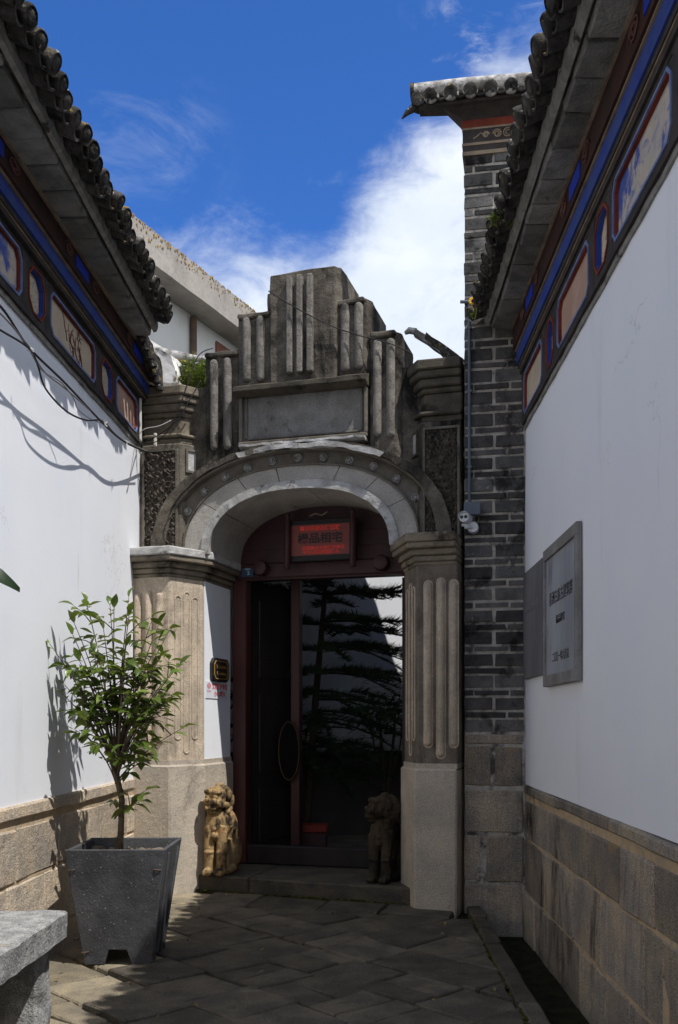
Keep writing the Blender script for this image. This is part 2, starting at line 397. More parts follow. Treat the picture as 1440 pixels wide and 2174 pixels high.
def text_mesh(body, size, m, name, parent, mtx, depth=.0, width=None, bold=0.0, **props):
    cu = bpy.data.curves.new('lettering', 'FONT'); cu.body = body; cu.size = size
    cu.align_x = 'CENTER'; cu.align_y = 'CENTER'; cu.extrude = depth; cu.resolution_u = 2; cu.offset = bold
    o = bpy.data.objects.new('lettering', cu); COL.objects.link(o)
    bpy.context.view_layer.update()
    dg = bpy.context.evaluated_depsgraph_get()
    me = bpy.data.meshes.new_from_object(o.evaluated_get(dg))
    bpy.data.objects.remove(o); bpy.data.curves.remove(cu)
    if width:
        xs = [v.co.x for v in me.vertices]; w = max(xs) - min(xs)
        me.transform(Matrix.Diagonal((width / w, 1, 1, 1)))
    me.transform(mtx); me.materials.clear(); me.materials.append(M[m])
    return link(name, me, parent, **props)


def at(px, py, d):
    """the place seen at photograph pixel (px, py), d metres in front of the viewer"""
    return Vector(((px - 770) / 2000 * d, d, 1.5 + (1530 - py) / 2000 * d))


def remeshed(b, voxel, smooth_iter=2):
    """fuse overlapping lumps into one continuous skin"""
    me = b.mesh('lumps', None); o = link('lumps', me)
    md = o.modifiers.new('r', 'REMESH'); md.mode = 'VOXEL'; md.voxel_size = voxel
    ms = o.modifiers.new('s', 'SMOOTH'); ms.iterations = smooth_iter; ms.factor = .5
    bpy.context.view_layer.update()
    out = bpy.data.meshes.new_from_object(o.evaluated_get(bpy.context.evaluated_depsgraph_get()))
    bpy.data.objects.remove(o); bpy.data.meshes.remove(me)
    for p in out.polygons: p.use_smooth = True
    return out


def block_mesh(seed, bev=.06, jit=.03):
    """a worn unit block, shared between alike pieces"""
    r = random.Random(seed); b = B(); b.box(-.5, .5, -.5, .5, -.5, .5)
    for v in b.bm.verts: v.co += Vector([r.uniform(-jit, jit) for _ in range(3)])
    b.bevel(bev)
    return b


def stone(name, parent, x0, x1, y0, y1, z0, z1, m, seed, bev=.012, jit=.006, cut=2, amp=.006, lab=None):
    """an irregular dressed stone"""
    r = random.Random(seed); b = B(); b.box(x0, x1, y0, y1, z0, z1)
    for v in b.bm.verts: v.co += Vector([r.uniform(-jit, jit) for _ in range(3)])
    b.bevel(bev)
    if cut: b.rough(amp, 5, cut, seed)
    return b.build(name, m, parent, smooth=False)


def structure(name, me_or_b, m=None, **k):
    return me_or_b.build(name, m, kind='structure', **k)


# ------------------------------------------------------------------ ground
g = B()
xs = [(-400, -.03), (.93, -.03), (.93, -.24), (1.33, -.24), (1.33, -.03), (400, -.03)]
g.loft([[(x, y, z) for x, z in xs] for y in (-400, 500)], cap=False, closed=False)
ground = structure('ground', g, 'soil')

GO = Vector((-1.961, 8.345, 0)); GR = rad(-15)         # gateway frame
gu = Vector((math.cos(GR), math.sin(GR), 0)); gv = Vector((math.sin(GR), -math.cos(GR), 0))


def gate_world(u, v, z=0): return GO + gu * u + gv * v + Vector((0, 0, z))


def clip(poly, p, n):
    out = []
    for i in range(len(poly)):
        a, b = poly[i], poly[(i + 1) % len(poly)]
        da, db = (a - p).dot(n), (b - p).dot(n)
        if da <= 0: out.append(a)
        if da * db < 0: out.append(a + (b - a) * (da / (da - db)))
    return out


pav = link('pavement', None, kind='structure')
V2 = lambda a, b: Vector((a, b))


def rise(y): return max(0.0, (y - 6.0)) * .02


def lay_slab(poly, seed, gap=.009):
    r = random.Random(seed)
    if len(poly) < 3: return
    ar = abs(sum(a.x * b.y - b.x * a.y for a, b in zip(poly, poly[1:] + poly[:1]))) / 2
    if ar < .004: return
    c = sum(poly, Vector((0, 0))) / len(poly)
    pts = []
    for i in range(len(poly)):
        p, q = poly[i], poly[(i + 1) % len(poly)]
        k = max(1, int((q - p).length / .16))
        for j in range(k):
            s = p + (q - p) * (j / k)
            s = s + Vector((r.uniform(-.011, .011), r.uniform(-.011, .011)))
            pts.append(s)
    h = r.uniform(-.007, .007); tx, ty = r.uniform(-.022, .022), r.uniform(-.022, .022)
    rings = []
    for inset, dz in ((0.0, -.05), (gap, -.008), (gap + .010, 0.0)):
        ring = []
        for p in pts:
            d = c - p; q = p + d.normalized() * min(inset, d.length * .3)
            ring.append((q.x, q.y, rise(q.y) + h + dz + (q.x - c.x) * tx + (q.y - c.y) * ty))
        rings.append(ring)
    B().loft(rings).build('paving_slab', 'paving_sunlit' if c.x < -1.36 else 'paving', pav)  # left strip of slabs painted lighter as if in sun


ca, sa = math.cos(rad(44)), math.sin(rad(44))
S = .43
lim = [(V2(-2.12, 0), V2(-1, 0)), (V2(.815, 0), V2(1, 0)), (V2(0, 2.0), V2(0, -1)),
       (V2(*gate_world(0, .56)[:2]), -V2(gv.x, gv.y))]
k = 0
for i in range(-14, 26):
    for j in range(-14, 26):
        sh = .0 if i % 1 == 0 else 0
        a0, b0 = i * S + R.uniform(-.02, .02), (j + (.18 if i % 2 else 0)) * S
        poly = [V2(a0, b0), V2(a0 + S, b0), V2(a0 + S, b0 + S), V2(a0, b0 + S)]
        poly = [V2(p.x * ca - p.y * sa - .053, p.x * sa + p.y * ca + 1.0) for p in poly]
        for p, n in lim: poly = clip(poly, p, n) if len(poly) >= 3 else []
        k += 1
        if len(poly) == 4 and R.random() < .38:      # some slabs are cut in two
            f_ = R.uniform(.35, .65); g_ = min(.8, max(.2, f_ + R.uniform(-.12, .12)))
            if R.random() < .5: poly = poly[1:] + poly[:1]
            m1, m2 = poly[0].lerp(poly[1], f_), poly[3].lerp(poly[2], g_)
            lay_slab([poly[0], m1, m2, poly[3]], k + 4000); lay_slab([m1, poly[1], poly[2], m2], k + 8000)
        else: lay_slab(poly, k)
# one row laid square with the gate step
us = [-.25, .30, .78, 1.22, 1.80, 2.30, 2.86]
for a, b in zip(us, us[1:]):
    q = [gate_world(a, .556), gate_world(b, .556), gate_world(b, .16), gate_world(a, .16)]
    lay_slab([V2(p.x, p.y) for p in q], int(a * 100) + 900, .008)

kerb = link('drain_kerb', None, kind='structure')
y = 2.0
while y < 7.3:
    L = R.uniform(.5, .8)
    stone('kerb_stone', kerb, .82, .93, y, min(y + L, 7.42) - .008, -.22, .015 + rise(y + .3), 'paving', int(y * 50), .012, .004)
    y += L
structure('drain_bed', B().box(.931, 1.29, 1.5, 7.5, -.235, -.20).rough(.012, 4, maxlen=.25), 'soil')

# ------------------------------------------------------------------ houses along the alley
PANEL_FRAME = {'long': ('red', 'line'), 'small': ('blue', 'red')}


def chamfer(y0, y1, z0, z1, c):
    return [(y0 + c, z0), (y1 - c, z0), (y1, z0 + c), (y1, z1 - c), (y1 - c, z1), (y0 + c, z1), (y0, z1 - c), (y0, z0 + c)]


def house(root, s, zo, panels, y_back, roof_end, o_tile, o_slab, plinth_rows, joints, seed, mould_end, fh=.40, kz=1.0, ko=1.0, stone_m='granite'):
    """s = +1: rooms lie towards +x; o is the distance out from the wall face over the alley"""
    r = random.Random(seed)
    X = lambda o: -s * o
    def bx(b, o0, o1, y0, y1, z0, z1): return b.box(min(X(o0), X(o1)), max(X(o0), X(o1)), y0, y1, z0, z1)
    zf = 3.82 + zo
    # plaster face, gently uneven
    b = B(); bx(b, 0, -.30, y_back, mould_end, 1.0, zf + .03); b.rough(.006, 1.1, maxlen=.6)
    b.build('plaster_wall', 'plaster', root, smooth=False)
    bx(B(), -.075, -.30, y_back, mould_end, zf + .03, 4.72 + zo).build('upper_wall', 'frieze', root)
    # plinth of dressed stones bedded in mortar
    pl = bx(B(), .002, -.30, y_back, mould_end, -.3, .985).build('plinth', 'mortar', root)
    for ri, (z0, z1) in enumerate(plinth_rows):
        ys = joints[ri]
        for a, c in zip(ys, ys[1:]):
            oo = .012 if ri == len(plinth_rows) - 1 else .0
            x0, x1 = sorted((X(oo + .008 + r.uniform(-.002, .008)), X(-.14)))
            stone('stone', pl, x0, x1, a + .006, c - .006, z0 + .005, z1 - .006, stone_m, r.randint(0, 9999), .012, .005, 2, .007)
    # painted frieze
    fr = B()
    zb, zt = zf, zf + fh
    ph0, ph1 = zf + .035, zf + fh - .025
    bx(fr, .03, -.07, y_back, mould_end, zb, ph0 - .0)
    bx(fr, .03, -.07, y_back, mould_end, ph1, zt)
    ps = sorted(panels); prev = y_back
    for (a, c, kind, m) in ps + [(mould_end, mould_end, None, None)]:
        bx(fr, .03, -.07, prev, a, ph0, ph1); prev = c
    F = fr.build('frieze', 'frieze', root)
    for (a, c, kind, m) in ps:
        rev, lin = PANEL_FRAME[kind]
        ch = .05 if kind == 'long' else .07
        outer = [(a - .004, ph0 - .004), ((a + c) / 2 - .02, ph0 - .004), (c + .004, ph0 - .004), (c + .004, (ph0 + ph1) / 2), (c + .004, ph1 + .004), ((a + c) / 2, ph1 + .004), (a - .004, ph1 + .004), (a - .004, (ph0 + ph1) / 2)]
        i0 = chamfer(a + .012, c - .012, ph0 + .012, ph1 - .012, ch)
        i1 = chamfer(a + .026, c - .026, ph0 + .026, ph1 - .026, ch - .006)
        sq = [(a + .0, ph0), (c, ph0), (c, ph0), (c, ph1), (c, ph1), (a, ph1), (a, ph1), (a, ph0)]
        sq = [(a + .05, ph0 - .003), (c - .05, ph0 - .003), (c + .003, ph0 + .05), (c + .003, ph1 - .05), (c - .05, ph1 + .003), (a + .05, ph1 + .003), (a - .003, ph1 - .05), (a - .003, ph0 + .05)]
        f = lambda o: (lambda p: (X(o), p[0], p[1]))
        bb = B(); bb.ring_prism(sq, i0, f(.027), f(-.06)); bb.build('panel_surround', 'frieze', F)
        for yy in (a, c):
            for zz in (ph0, ph1):
                sy = .055 if yy == a else -.055; sz = .055 if zz == ph0 else -.055
                bb = B()
                bb.faces([(X(.0265), yy, zz), (X(.0265), yy + sy, zz), (X(.0265), yy, zz + sz)], [(0, 1, 2)])
                bb.build('panel_corner', 'frieze', F)
        bb = B(); bb.ring_prism(i0, i1, f(.034), f(-.02)); bb.build('panel_outline', lin, F)
        i2 = chamfer(a + .033, c - .033, ph0 + .033, ph1 - .033, ch - .008)
        bb = B(); bb.ring_prism(i1, i2, f(.026), f(-.05)); bb.build('panel_reveal', rev, F)
        bx(B(), .006 if kind == 'long' else -.004, -.07, a - .003, c + .003, ph0 - .003, ph1 + .003).build('painted_panel', m, F)
    # mouldings climbing outwards
    def strip(name, m, o, z0, z1, y1=None):
        return bx(B(), o, -.07, y_back, y1 or mould_end, z0, z1).build(name, m, root)
    b = B(); bx(b, .014, -.07, y_back, mould_end, zb - .035, zb - .001); b.rough(.008, 7, maxlen=.12); b.build('lower_moulding', 'bed', root)
    strip('moulding', 'frieze', ko * .045, zt + kz * .0005, zt + kz * .03)
    strip('moulding', 'pale', ko * .052, zt + kz * .0305, zt + kz * .040)
    strip('moulding', 'frieze', ko * .060, zt + kz * .0405, zt + kz * .072)
    strip('blue_band', 'blue', ko * .072, zt + kz * .0725, zt + kz * .175)
    strip('moulding', 'pale', ko * .085, zt + kz * .1755, zt + kz * .186)
    sb = strip('scroll_band', 'band', ko * .10, zt + kz * .1865, zt + kz * .355)
    strip('moulding', 'pale', ko * .118, zt + kz * .3555, zt + kz * .366)
    for yy in [mould_end - .75 - k * 1.42 for k in range(6)]:
        bx(B(), ko * .106, .09, yy - .13, yy + .13, zt + kz * .225, zt + kz * .315).build('blue_tablet', 'tablet_blue', sb)
        for sg in (-1, 1):
            pts = []
            for q in range(26):
                a = q / 25 * 4.2 * math.pi; rr = .052 * (1 - q / 32)
                pts.append((X(ko * .107), yy + sg * (.27 + rr * math.cos(a) * 1.5), zt + kz * .27 + kz * rr * math.sin(a)))
            B().tube(pts, .0055, 5).build('scroll', 'redscroll', sb)
    # soffit slabs
    zs = zt + kz * .368
    sf = bx(B(), ko * .09, -.07, y_back, roof_end, zs + .003, zs + .08).build('soffit', 'bed', root)
    yy = roof_end
    k = 0
    while yy > -5.1:
        L = r.uniform(.235, .30); a = max(yy - L, y_back)
        o1 = o_slab(yy - L / 2)
        x0, x1 = sorted((X(ko * .095), X(o1 + r.uniform(-.006, .006))))
        stone('soffit_slab', sf, x0, x1, a + .008, yy - .008, zs + r.uniform(-.008, -.002), zs + .05, 'slate', r.randint(0, 9999), .008, .006, 2, .005)
        yy -= L
    o1b = o_slab(y_back)
    # mortar bed and roof body
    b = B()
    for y0, y1 in ((y_back, -5.1), (-5.1, roof_end)):
        pass
    n = 8
    rings = []
    for i in range(n + 1):
        yv = y_back + (roof_end - y_back) * i / n
        oe = o_tile(yv); os_ = o_slab(yv)
        prof = [(-.30, zs + .052), (os_ + .002, zs + .052), (os_ + .02, zs + .02), (os_ + .045, zs + .03), (os_ + .055, zs + .06), (os_ + .055, zs + .10), (-3.0, zs + .075 + (os_ + 3.06) * .50), (-3.0, zs + .052)]
        rings.append([(X(o), yv, z) for o, z in prof])
    b.loft(rings)
    rf = b.build('roof', 'bed', root)
    # tiles: barrels with round end caps, pans with hanging lips
    sl = .50; ang = math.atan(sl)
    def barrel_mesh(sd):
        rr = random.Random(sd); b = B(); L = .75; R0 = .052
        rings = []
        for (h, q) in ((-.012, .2), (-.012, .62), (-.004, .66), (-.004, .86), (-.014, .9), (-.006, 1.04), (.012, 1.06), (.035, 1.0), (.3, .97), (.305, 1.03), (L, .98)):
            rings.append((q * R0, h))
        b.lathe(rings, 14, axis='x')
        b.rough(.005, 22, 0, sd)
        me = b.mesh('barrel_tile', 'tile'); me.transform(Matrix.Rotation(-ang, 4, 'Y'))
        for p in me.polygons: p.use_smooth = True
        if s < 0: me.transform(Matrix.Diagonal((-1, 1, 1, 1))); me.flip_normals()
        return me
    def pan_mesh(sd):
        b = B(); N = 8; w = .066; L = .70; dp = .050
        def arc(x, wd, dz):
            return [(x, -wd + 2 * wd * i / N, dz - dp * math.sin(math.pi * i / N) ** .7) for i in range(N + 1)] + [(x, wd - 2 * wd * i / N, dz + .014 - dp * math.sin(math.pi * (N - i) / N) ** .7) for i in range(N + 1)]
        b.loft([arc(.0, w, 0), arc(.16, w, 0), arc(.165, w * .93, .006), arc(.34, w * .93, .006), arc(.345, w * .88, .012), arc(L, w * .88, .012)])
        b.rough(.004, 18, 0, sd)
        me = b.mesh('pan_tile', 'tile'); me.transform(Matrix.Rotation(-ang * .8, 4, 'Y'))
        if s < 0: me.transform(Matrix.Diagonal((-1, 1, 1, 1))); me.flip_normals()
        return me
    bms = [barrel_mesh(seed + i) for i in range(5)]; pms = [pan_mesh(seed + 20 + i) for i in range(3)]
    pitch = .138; yy = roof_end - .05; k = 0
    while yy > -5.9:
        oe = o_tile(yy)
        sag = .012 * math.sin(yy * 1.7 + seed) + r.uniform(-.006, .006)
        jx = r.uniform(-.022, .022)
        link('barrel_tile', r.choice(bms), rf, (X(oe + jx), yy + r.uniform(-.012, .012), zs + .112 + sag), (r.uniform(-.5, .5), r.uniform(-.05, .04), r.uniform(-.06, .06)))
        link('pan_tile', r.choice(pms), rf, (X(oe - .012 + jx * .8), yy - pitch / 2, zs + .082 + sag), (r.uniform(-.06, .06), 0, r.uniform(-.03, .03)))
        yy -= pitch; k += 1
    # moss and weeds in the gutters of the eave
    b = B()
    for q in range(70):
        y0 = roof_end - r.uniform(.1, 4.5); c = Vector((X(o_tile(y0) - r.uniform(-.01, .16)), y0, zs + .125 + r.uniform(-.02, .03)))
        b.ball(c, (r.uniform(.008, .022), r.uniform(.008, .02), r.uniform(.006, .016)), 6, 4)
    b.build('moss', 'moss', rf, kind='stuff')
    return F, zs, zt


M['redscroll'] = mat('maroon_scroll', (.10, .035, .03), (.13, .07, .06), 20, .85, 0)

RH = thing('alley_house', 'house on the right with shaded white wall, painted frieze and dark tiled eave', 'house', (1.28, 7.40, 0))
panR = [(6.56, 7.33, 'long', 'cream'), (6.16, 6.42, 'small', 'script'), (5.2, 6.06, 'long', 'pink'), (4.785, 5.09, 'small', 'script'),
        (3.80, 4.72, 'long', 'bluepaint'), (3.42, 3.70, 'small', 'script'), (2.4, 3.33, 'long', 'cream')]
panR = [(a - 7.40, b - 7.40, k, m) for a, b, k, m in panR]
rowsR = [(-.28, .165), (.165, .578), (.578, .885), (.925, 1.003)]
jR = [[-4.6, -4.2, -3.75, -3.35, -2.9, -2.45, -1.85, -1.35, -.95, -.45, -.02],
      [-4.7, -4.05, -3.4, -3.15, -2.35, -1.72, -1.05, -.72, -.02],
      [-4.8, -4.1, -3.3, -2.75, -2.1, -1.95, -1.35, -.93, -.02],
      [-4.9, -3.7, -2.6, -1.3, -.02]]
house(RH, 1, 0.0, panR, -12, 0.02, lambda y: .43, lambda y: .265, rowsR, jR, 11, -.002)

LH = thing('alley_house', 'house on the left with sunlit white wall and eave above potted tree', 'house', (-1.943, 8.345, 0), math.atan(-.0225))
panL = [(7.62, 8.30, 'long', 'pink'), (7.21, 7.555, 'small', 'script'), (6.11, 7.09, 'long', 'cream'), (5.73, 6.04, 'small', 'script'),
        (4.72, 5.65, 'long', 'bluepaint'), (4.3, 4.6, 'small', 'script'), (3.2, 4.2, 'long', 'cream')]
panL = [(a * .97 - 8.345, b * .97 - 8.345, k, m) for a, b, k, m in panL]
jL = [[-4.6, -4.0, -3.3, -2.8, -2.1, -1.6, -.9, -.3, .02], [-4.5, -3.7, -3.05, -2.45, -1.7, -1.1, -.62, .02],
      [-4.4, -3.6, -2.9, -2.2, -1.35, -.55, .02], [-4.6, -3.3, -2.0, -.8, .02]]
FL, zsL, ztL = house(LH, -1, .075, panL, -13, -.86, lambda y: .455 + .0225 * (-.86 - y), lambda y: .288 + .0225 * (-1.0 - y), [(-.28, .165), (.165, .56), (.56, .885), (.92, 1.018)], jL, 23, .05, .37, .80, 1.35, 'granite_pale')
# the end of the left roof: a dark corbelled corner
b = B(); b.extr_x([(-.90, zsL + .02), (-.50, zsL - .10), (-.06, zsL - .16), (-.06, zsL + .05), (-.86, zsL + .14)], .02, .19)
b.rough(.02, 9, maxlen=.08); b.build('eave_corner', 'tile', LH)
b = B()
for q in range(7):
    b.tube([(.18 + .02 * R.random(), -.84 + q * .10, zsL + .08 - .02 * q), (.20 + .02 * R.random(), -.83 + q * .10, zsL - .04 - .03 * q)], .032, 8)
b.rough(.008, 20).build('eave_corner_tiles', 'tile', LH)

# plum blossom brushed on the long left panel
b = B(); rr = random.Random(5)
def brush(y, z, a, L, w, depth):
    pts = [(.008, y, z)]; yy, zz, aa = y, z, a
    for q in range(5):
        aa += rr.uniform(-.45, .45); yy += math.cos(aa) * L / 5; zz += math.sin(aa) * L / 5
        pts.append((.008, yy, zz))
        if depth > 0 and rr.random() < .55: brush(yy, zz, aa + rr.choice((-1, 1)) * rr.uniform(.5, 1.1), L * .55, w * .7, depth - 1)
    pts[0] = (.008, y, z)
    b.tube(pts, w, 4)
brush(-1.72, ztL - .32, 2.3, .20, .004, 3); brush(-1.72, ztL - .30, 1.7, .16, .004, 3); brush(-2.03, ztL - .22, 2.2, .13, .003, 2); brush(-1.90, ztL - .28, 1.6, .14, .003, 2)
b.build('plum_brushwork', 'plum', FL)

# ------------------------------------------------------------------ brick pier with its tiled cap
BP = thing('brick_pier', 'tall dark brick pier with tiled cap beside the gateway', 'pier', (1.272, 7.40, 0), rad(-10))
core = B().box(-.468, 2.6, .009, .235, -.3, 6.02).build('pier_core', 'brick_mortar', BP)
bm_ = []
for i in range(6):
    bb = block_mesh(40 + i, .0, .02); bb.bevel(.035)
    bm_.append(bb.mesh('brick', 'brick'))
rows_px = [(1.31, 1.395, [(-.474, 0)]), (.985, 1.305, [(-.474, -.26), (-.245, 0)]), (.615, .955, [(-.474, 0)]), (.225, .590, [(-.474, -.335), (-.30, 0)]), (-.28, .205, [(-.474, 0)])]
for i, (z0, z1, cs) in enumerate(rows_px):
    for a, c in cs:
        stone('stone', core, a + .004, c - .004, 0 + R.uniform(-.006, .004), .22, z0, z1, 'granite', 700 + i * 7 + int(a * 100), .014, .006, 3, .008)
z = 1.412; k = 0
while z < 5.99:
    thick = k % 2 == 0
    h = .098 if thick else .046
    j = -.237 if thick else (-.145 + .01 * (k % 4))
    if not thick: cells = [(-.474, j - .004), (j + .004, 0)] if k % 4 == 1 else [(-.474, -.40), (-.392, j - .004), (j + .004, 0)]
    else: cells = [(-.474, j - .007), (j + .007, 0)]
    for a, c in cells:
        w = c - a
        link('brick', R.choice(bm_), core, ((a + c) / 2 + R.uniform(-.003, .003), .06 + R.uniform(-.005, .005), z + h / 2 + R.uniform(-.002, .002)),
             (R.uniform(-.01, .01), R.uniform(-.012, .012), R.uniform(-.02, .02)), (w - R.uniform(.003, .014), .12, h - R.uniform(.002, .010)))
    z += h + .0145; k += 1
# painted bands under the cap
zc = 5.98
def band(name, m, z0, z1, o): return B().box(-.474 - o, 2.6, -o, .235 + o, z0, z1).build(name, m, BP)
band('buff_band', 'pale', zc, zc + .03, .012)
band('black_band', 'frieze', zc + .0305, zc + .075, .008)
band('buff_band', 'pale', zc + .0755, zc + .095, .014)
sc = band('scroll_band', 'frieze', zc + .0955, zc + .20, .010)
band('buff_band', 'pale', zc + .2005, zc + .215, .014)
band('red_band', 'red', zc + .2155, zc + .275, .016)
for (x0, r0, sg) in ((-.13, .042, 1), (-.21, .036, -1), (-.30, .026, 1)):
    pts = [(x0 + sg * r0 * (1 - q / 26) * math.cos(q / 20 * 3.6 * math.pi), -.014, zc + .148 + r0 * (1 - q / 26) * math.sin(q / 20 * 3.6 * math.pi)) for q in range(21)]
    B().tube(pts, .006, 5).build('cloud_scroll', 'pale', sc)
B().tube([(-.30, -.014, zc + .13), (-.34, -.014, zc + .165), (-.37, -.014, zc + .14), (-.40, -.014, zc + .125)], .006, 5).build('cloud_scroll', 'pale', sc)
# flaring corbel
rings = []
for t in (0, .25, .5, .75, 1.0):
    o = .016 + .15 * t ** 1.5; zz = zc + .276 + .06 * t
    rings.append([(-.474 - o, -o * .7, zz), (2.6, -o * .7, zz), (2.6, .235, zz), (-.48, .235, zz)])
B().loft(rings).rough(.004, 12, 1).build('corbel', 'frieze', BP)
zr = zc + .337
cap = B().loft([[(x, -.15, zr), (x, yb, zr), (x, yb, zr + .022), (x, min(.10, yb - .01), zr + .13), (x, -.06, zr + .13), (x, -.15, zr + .022)] for x, yb in ((-.82, -.03), (-.60, .0), (-.47, .26), (2.6, .28))]).build('cap_roof', 'frieze', BP)
bmw = []
for i in range(3):
    b = B(); b.lathe([(.02, -.012), (.04, -.01), (.052, -.006), (.058, .004), (.056, .03), (.054, .20)], 14, axis='y'); b.rough(.004, 22, 0, i)
    me = b.mesh('barrel_tile', 'tile_white', True); me.transform(Matrix.Rotation(rad(21), 4, 'X')); me.materials.append(M['tile'])
    for p in me.polygons:
        if p.center.y < .0: p.material_index = 1  # bodies keep the sunlit pale colour, ends get plain dark tile
    bmw.append(me)
for i in range(7):
    link('barrel_tile', bmw[i % 3], cap, (-.72 + i * .155, -.19, zr + .062 + R.uniform(-.006, .008)), (R.uniform(-.05, .05), 0, R.uniform(-.07, .07)))
for i in range(7):
    b = B(); N = 6
    arc = lambda y, t: [(-.07 + .14 * q / N, y, -.035 * math.sin(math.pi * q / N)) for q in range(N + 1)] + [(.07 - .14 * q / N, y, t - .035 * math.sin(math.pi * q / N)) for q in range(N + 1)]
    b.loft([arc(0, .014), arc(.16, .014)])
    o = b.build('pan_tile', 'tile', cap, loc=(-.642 + i * .155, -.20, zr + .045), rot=(rad(18), 0, 0))
b = B(); b.tube([(-.86, -.10, zr + .150), (-.5, -.08, zr + .17), (0, -.04, zr + .18), (.3, .0, zr + .185)], [.062, .06, .058, .058], 14); b.rough(.006, 14)
smooth_by_angle(b.build('ridge_tile', 'tile_white', cap))
B().lathe([(.02, 0), (.066, 0), (.066, .03), (.05, .03)], 14, (-.885, -.103, zr + .149), 'x').build('ridge_end', 'tile', cap)
B().tube([(-.80, -.12, zr + .05), (-.87, -.12, zr + .01), (-.92, -.12, zr - .02), (-.955, -.12, zr - .06)], [.035, .03, .02, .005], 8).build('hooked_tail', 'tile', cap)
B().lathe([(.02, -.012), (.06, -.01), (.06, .10)], 14, (-.82, -.16, zr + .06), 'y').build('corner_tile', 'tile', cap)

# ------------------------------------------------------------------ gateway
GW = thing('gateway', 'weathered arched concrete gateway with stepped parapet between the two white walls', 'gateway', GO, GR)
UC = 1.489; Z0 = 2.93; NE = 2.3


def G(u, v, z): return (u, -v, z)


def mir(u): return 2 * UC - u


def off_poly(pts, d):
    """offset an open column outline outwards (list of (u,v), walked so that outside is on the right)"""
    out = []
    n = len(pts)
    for i in range(n):
        ns = []
        if i > 0: e = Vector(pts[i]) - Vector(pts[i - 1]); ns.append(Vector((-e.y, e.x)).normalized())
        if i < n - 1: e = Vector(pts[i + 1]) - Vector(pts[i]); ns.append(Vector((-e.y, e.x)).normalized())
        m_ = sum(ns, Vector((0, 0)))
        if len(ns) == 2: m_ = m_ / (1 + ns[0].dot(ns[1]))
        out.append((pts[i][0] + m_.x * d, pts[i][1] + m_.y * d))
    return out


def side_pts(pts, side): return pts if side < 0 else [(mir(u), v) for u, v in pts]


def gprism(b, pts, z0, z1): return b.prism([(u, -v) for u, v in pts], z0, z1)


UO = -.20
def colp(): return [(UO, .30), (.424, .30), (.588, .0), (.588, -.62)]
def pierp(): return [(UO, .11), (.435, .11), (.60, -.13), (.60, -.45)]
close = lambda p, back: p + [(UO, back)]


def arch_pt(a, b, t): # t 0..1 from left springing to right springing
    c, s_ = math.cos(math.pi * t), math.sin(math.pi * t)
    return (UC - a * math.copysign(abs(c) ** (2 / NE), c), Z0 + b * abs(s_) ** (2 / NE))


def ring(bld, a1, b1, a2, b2, t0, t1, v0, v1, n=10):
    rs = []
    for i in range(n + 1):
        t = t0 + (t1 - t0) * i / n
        p, q = arch_pt(a1, b1, t), arch_pt(a2, b2, t)
        rs.append([G(p[0], v0, p[1]), G(q[0], v0, q[1]), G(q[0], v1, q[1]), G(p[0], v1, p[1])])
    return bld.loft(rs)


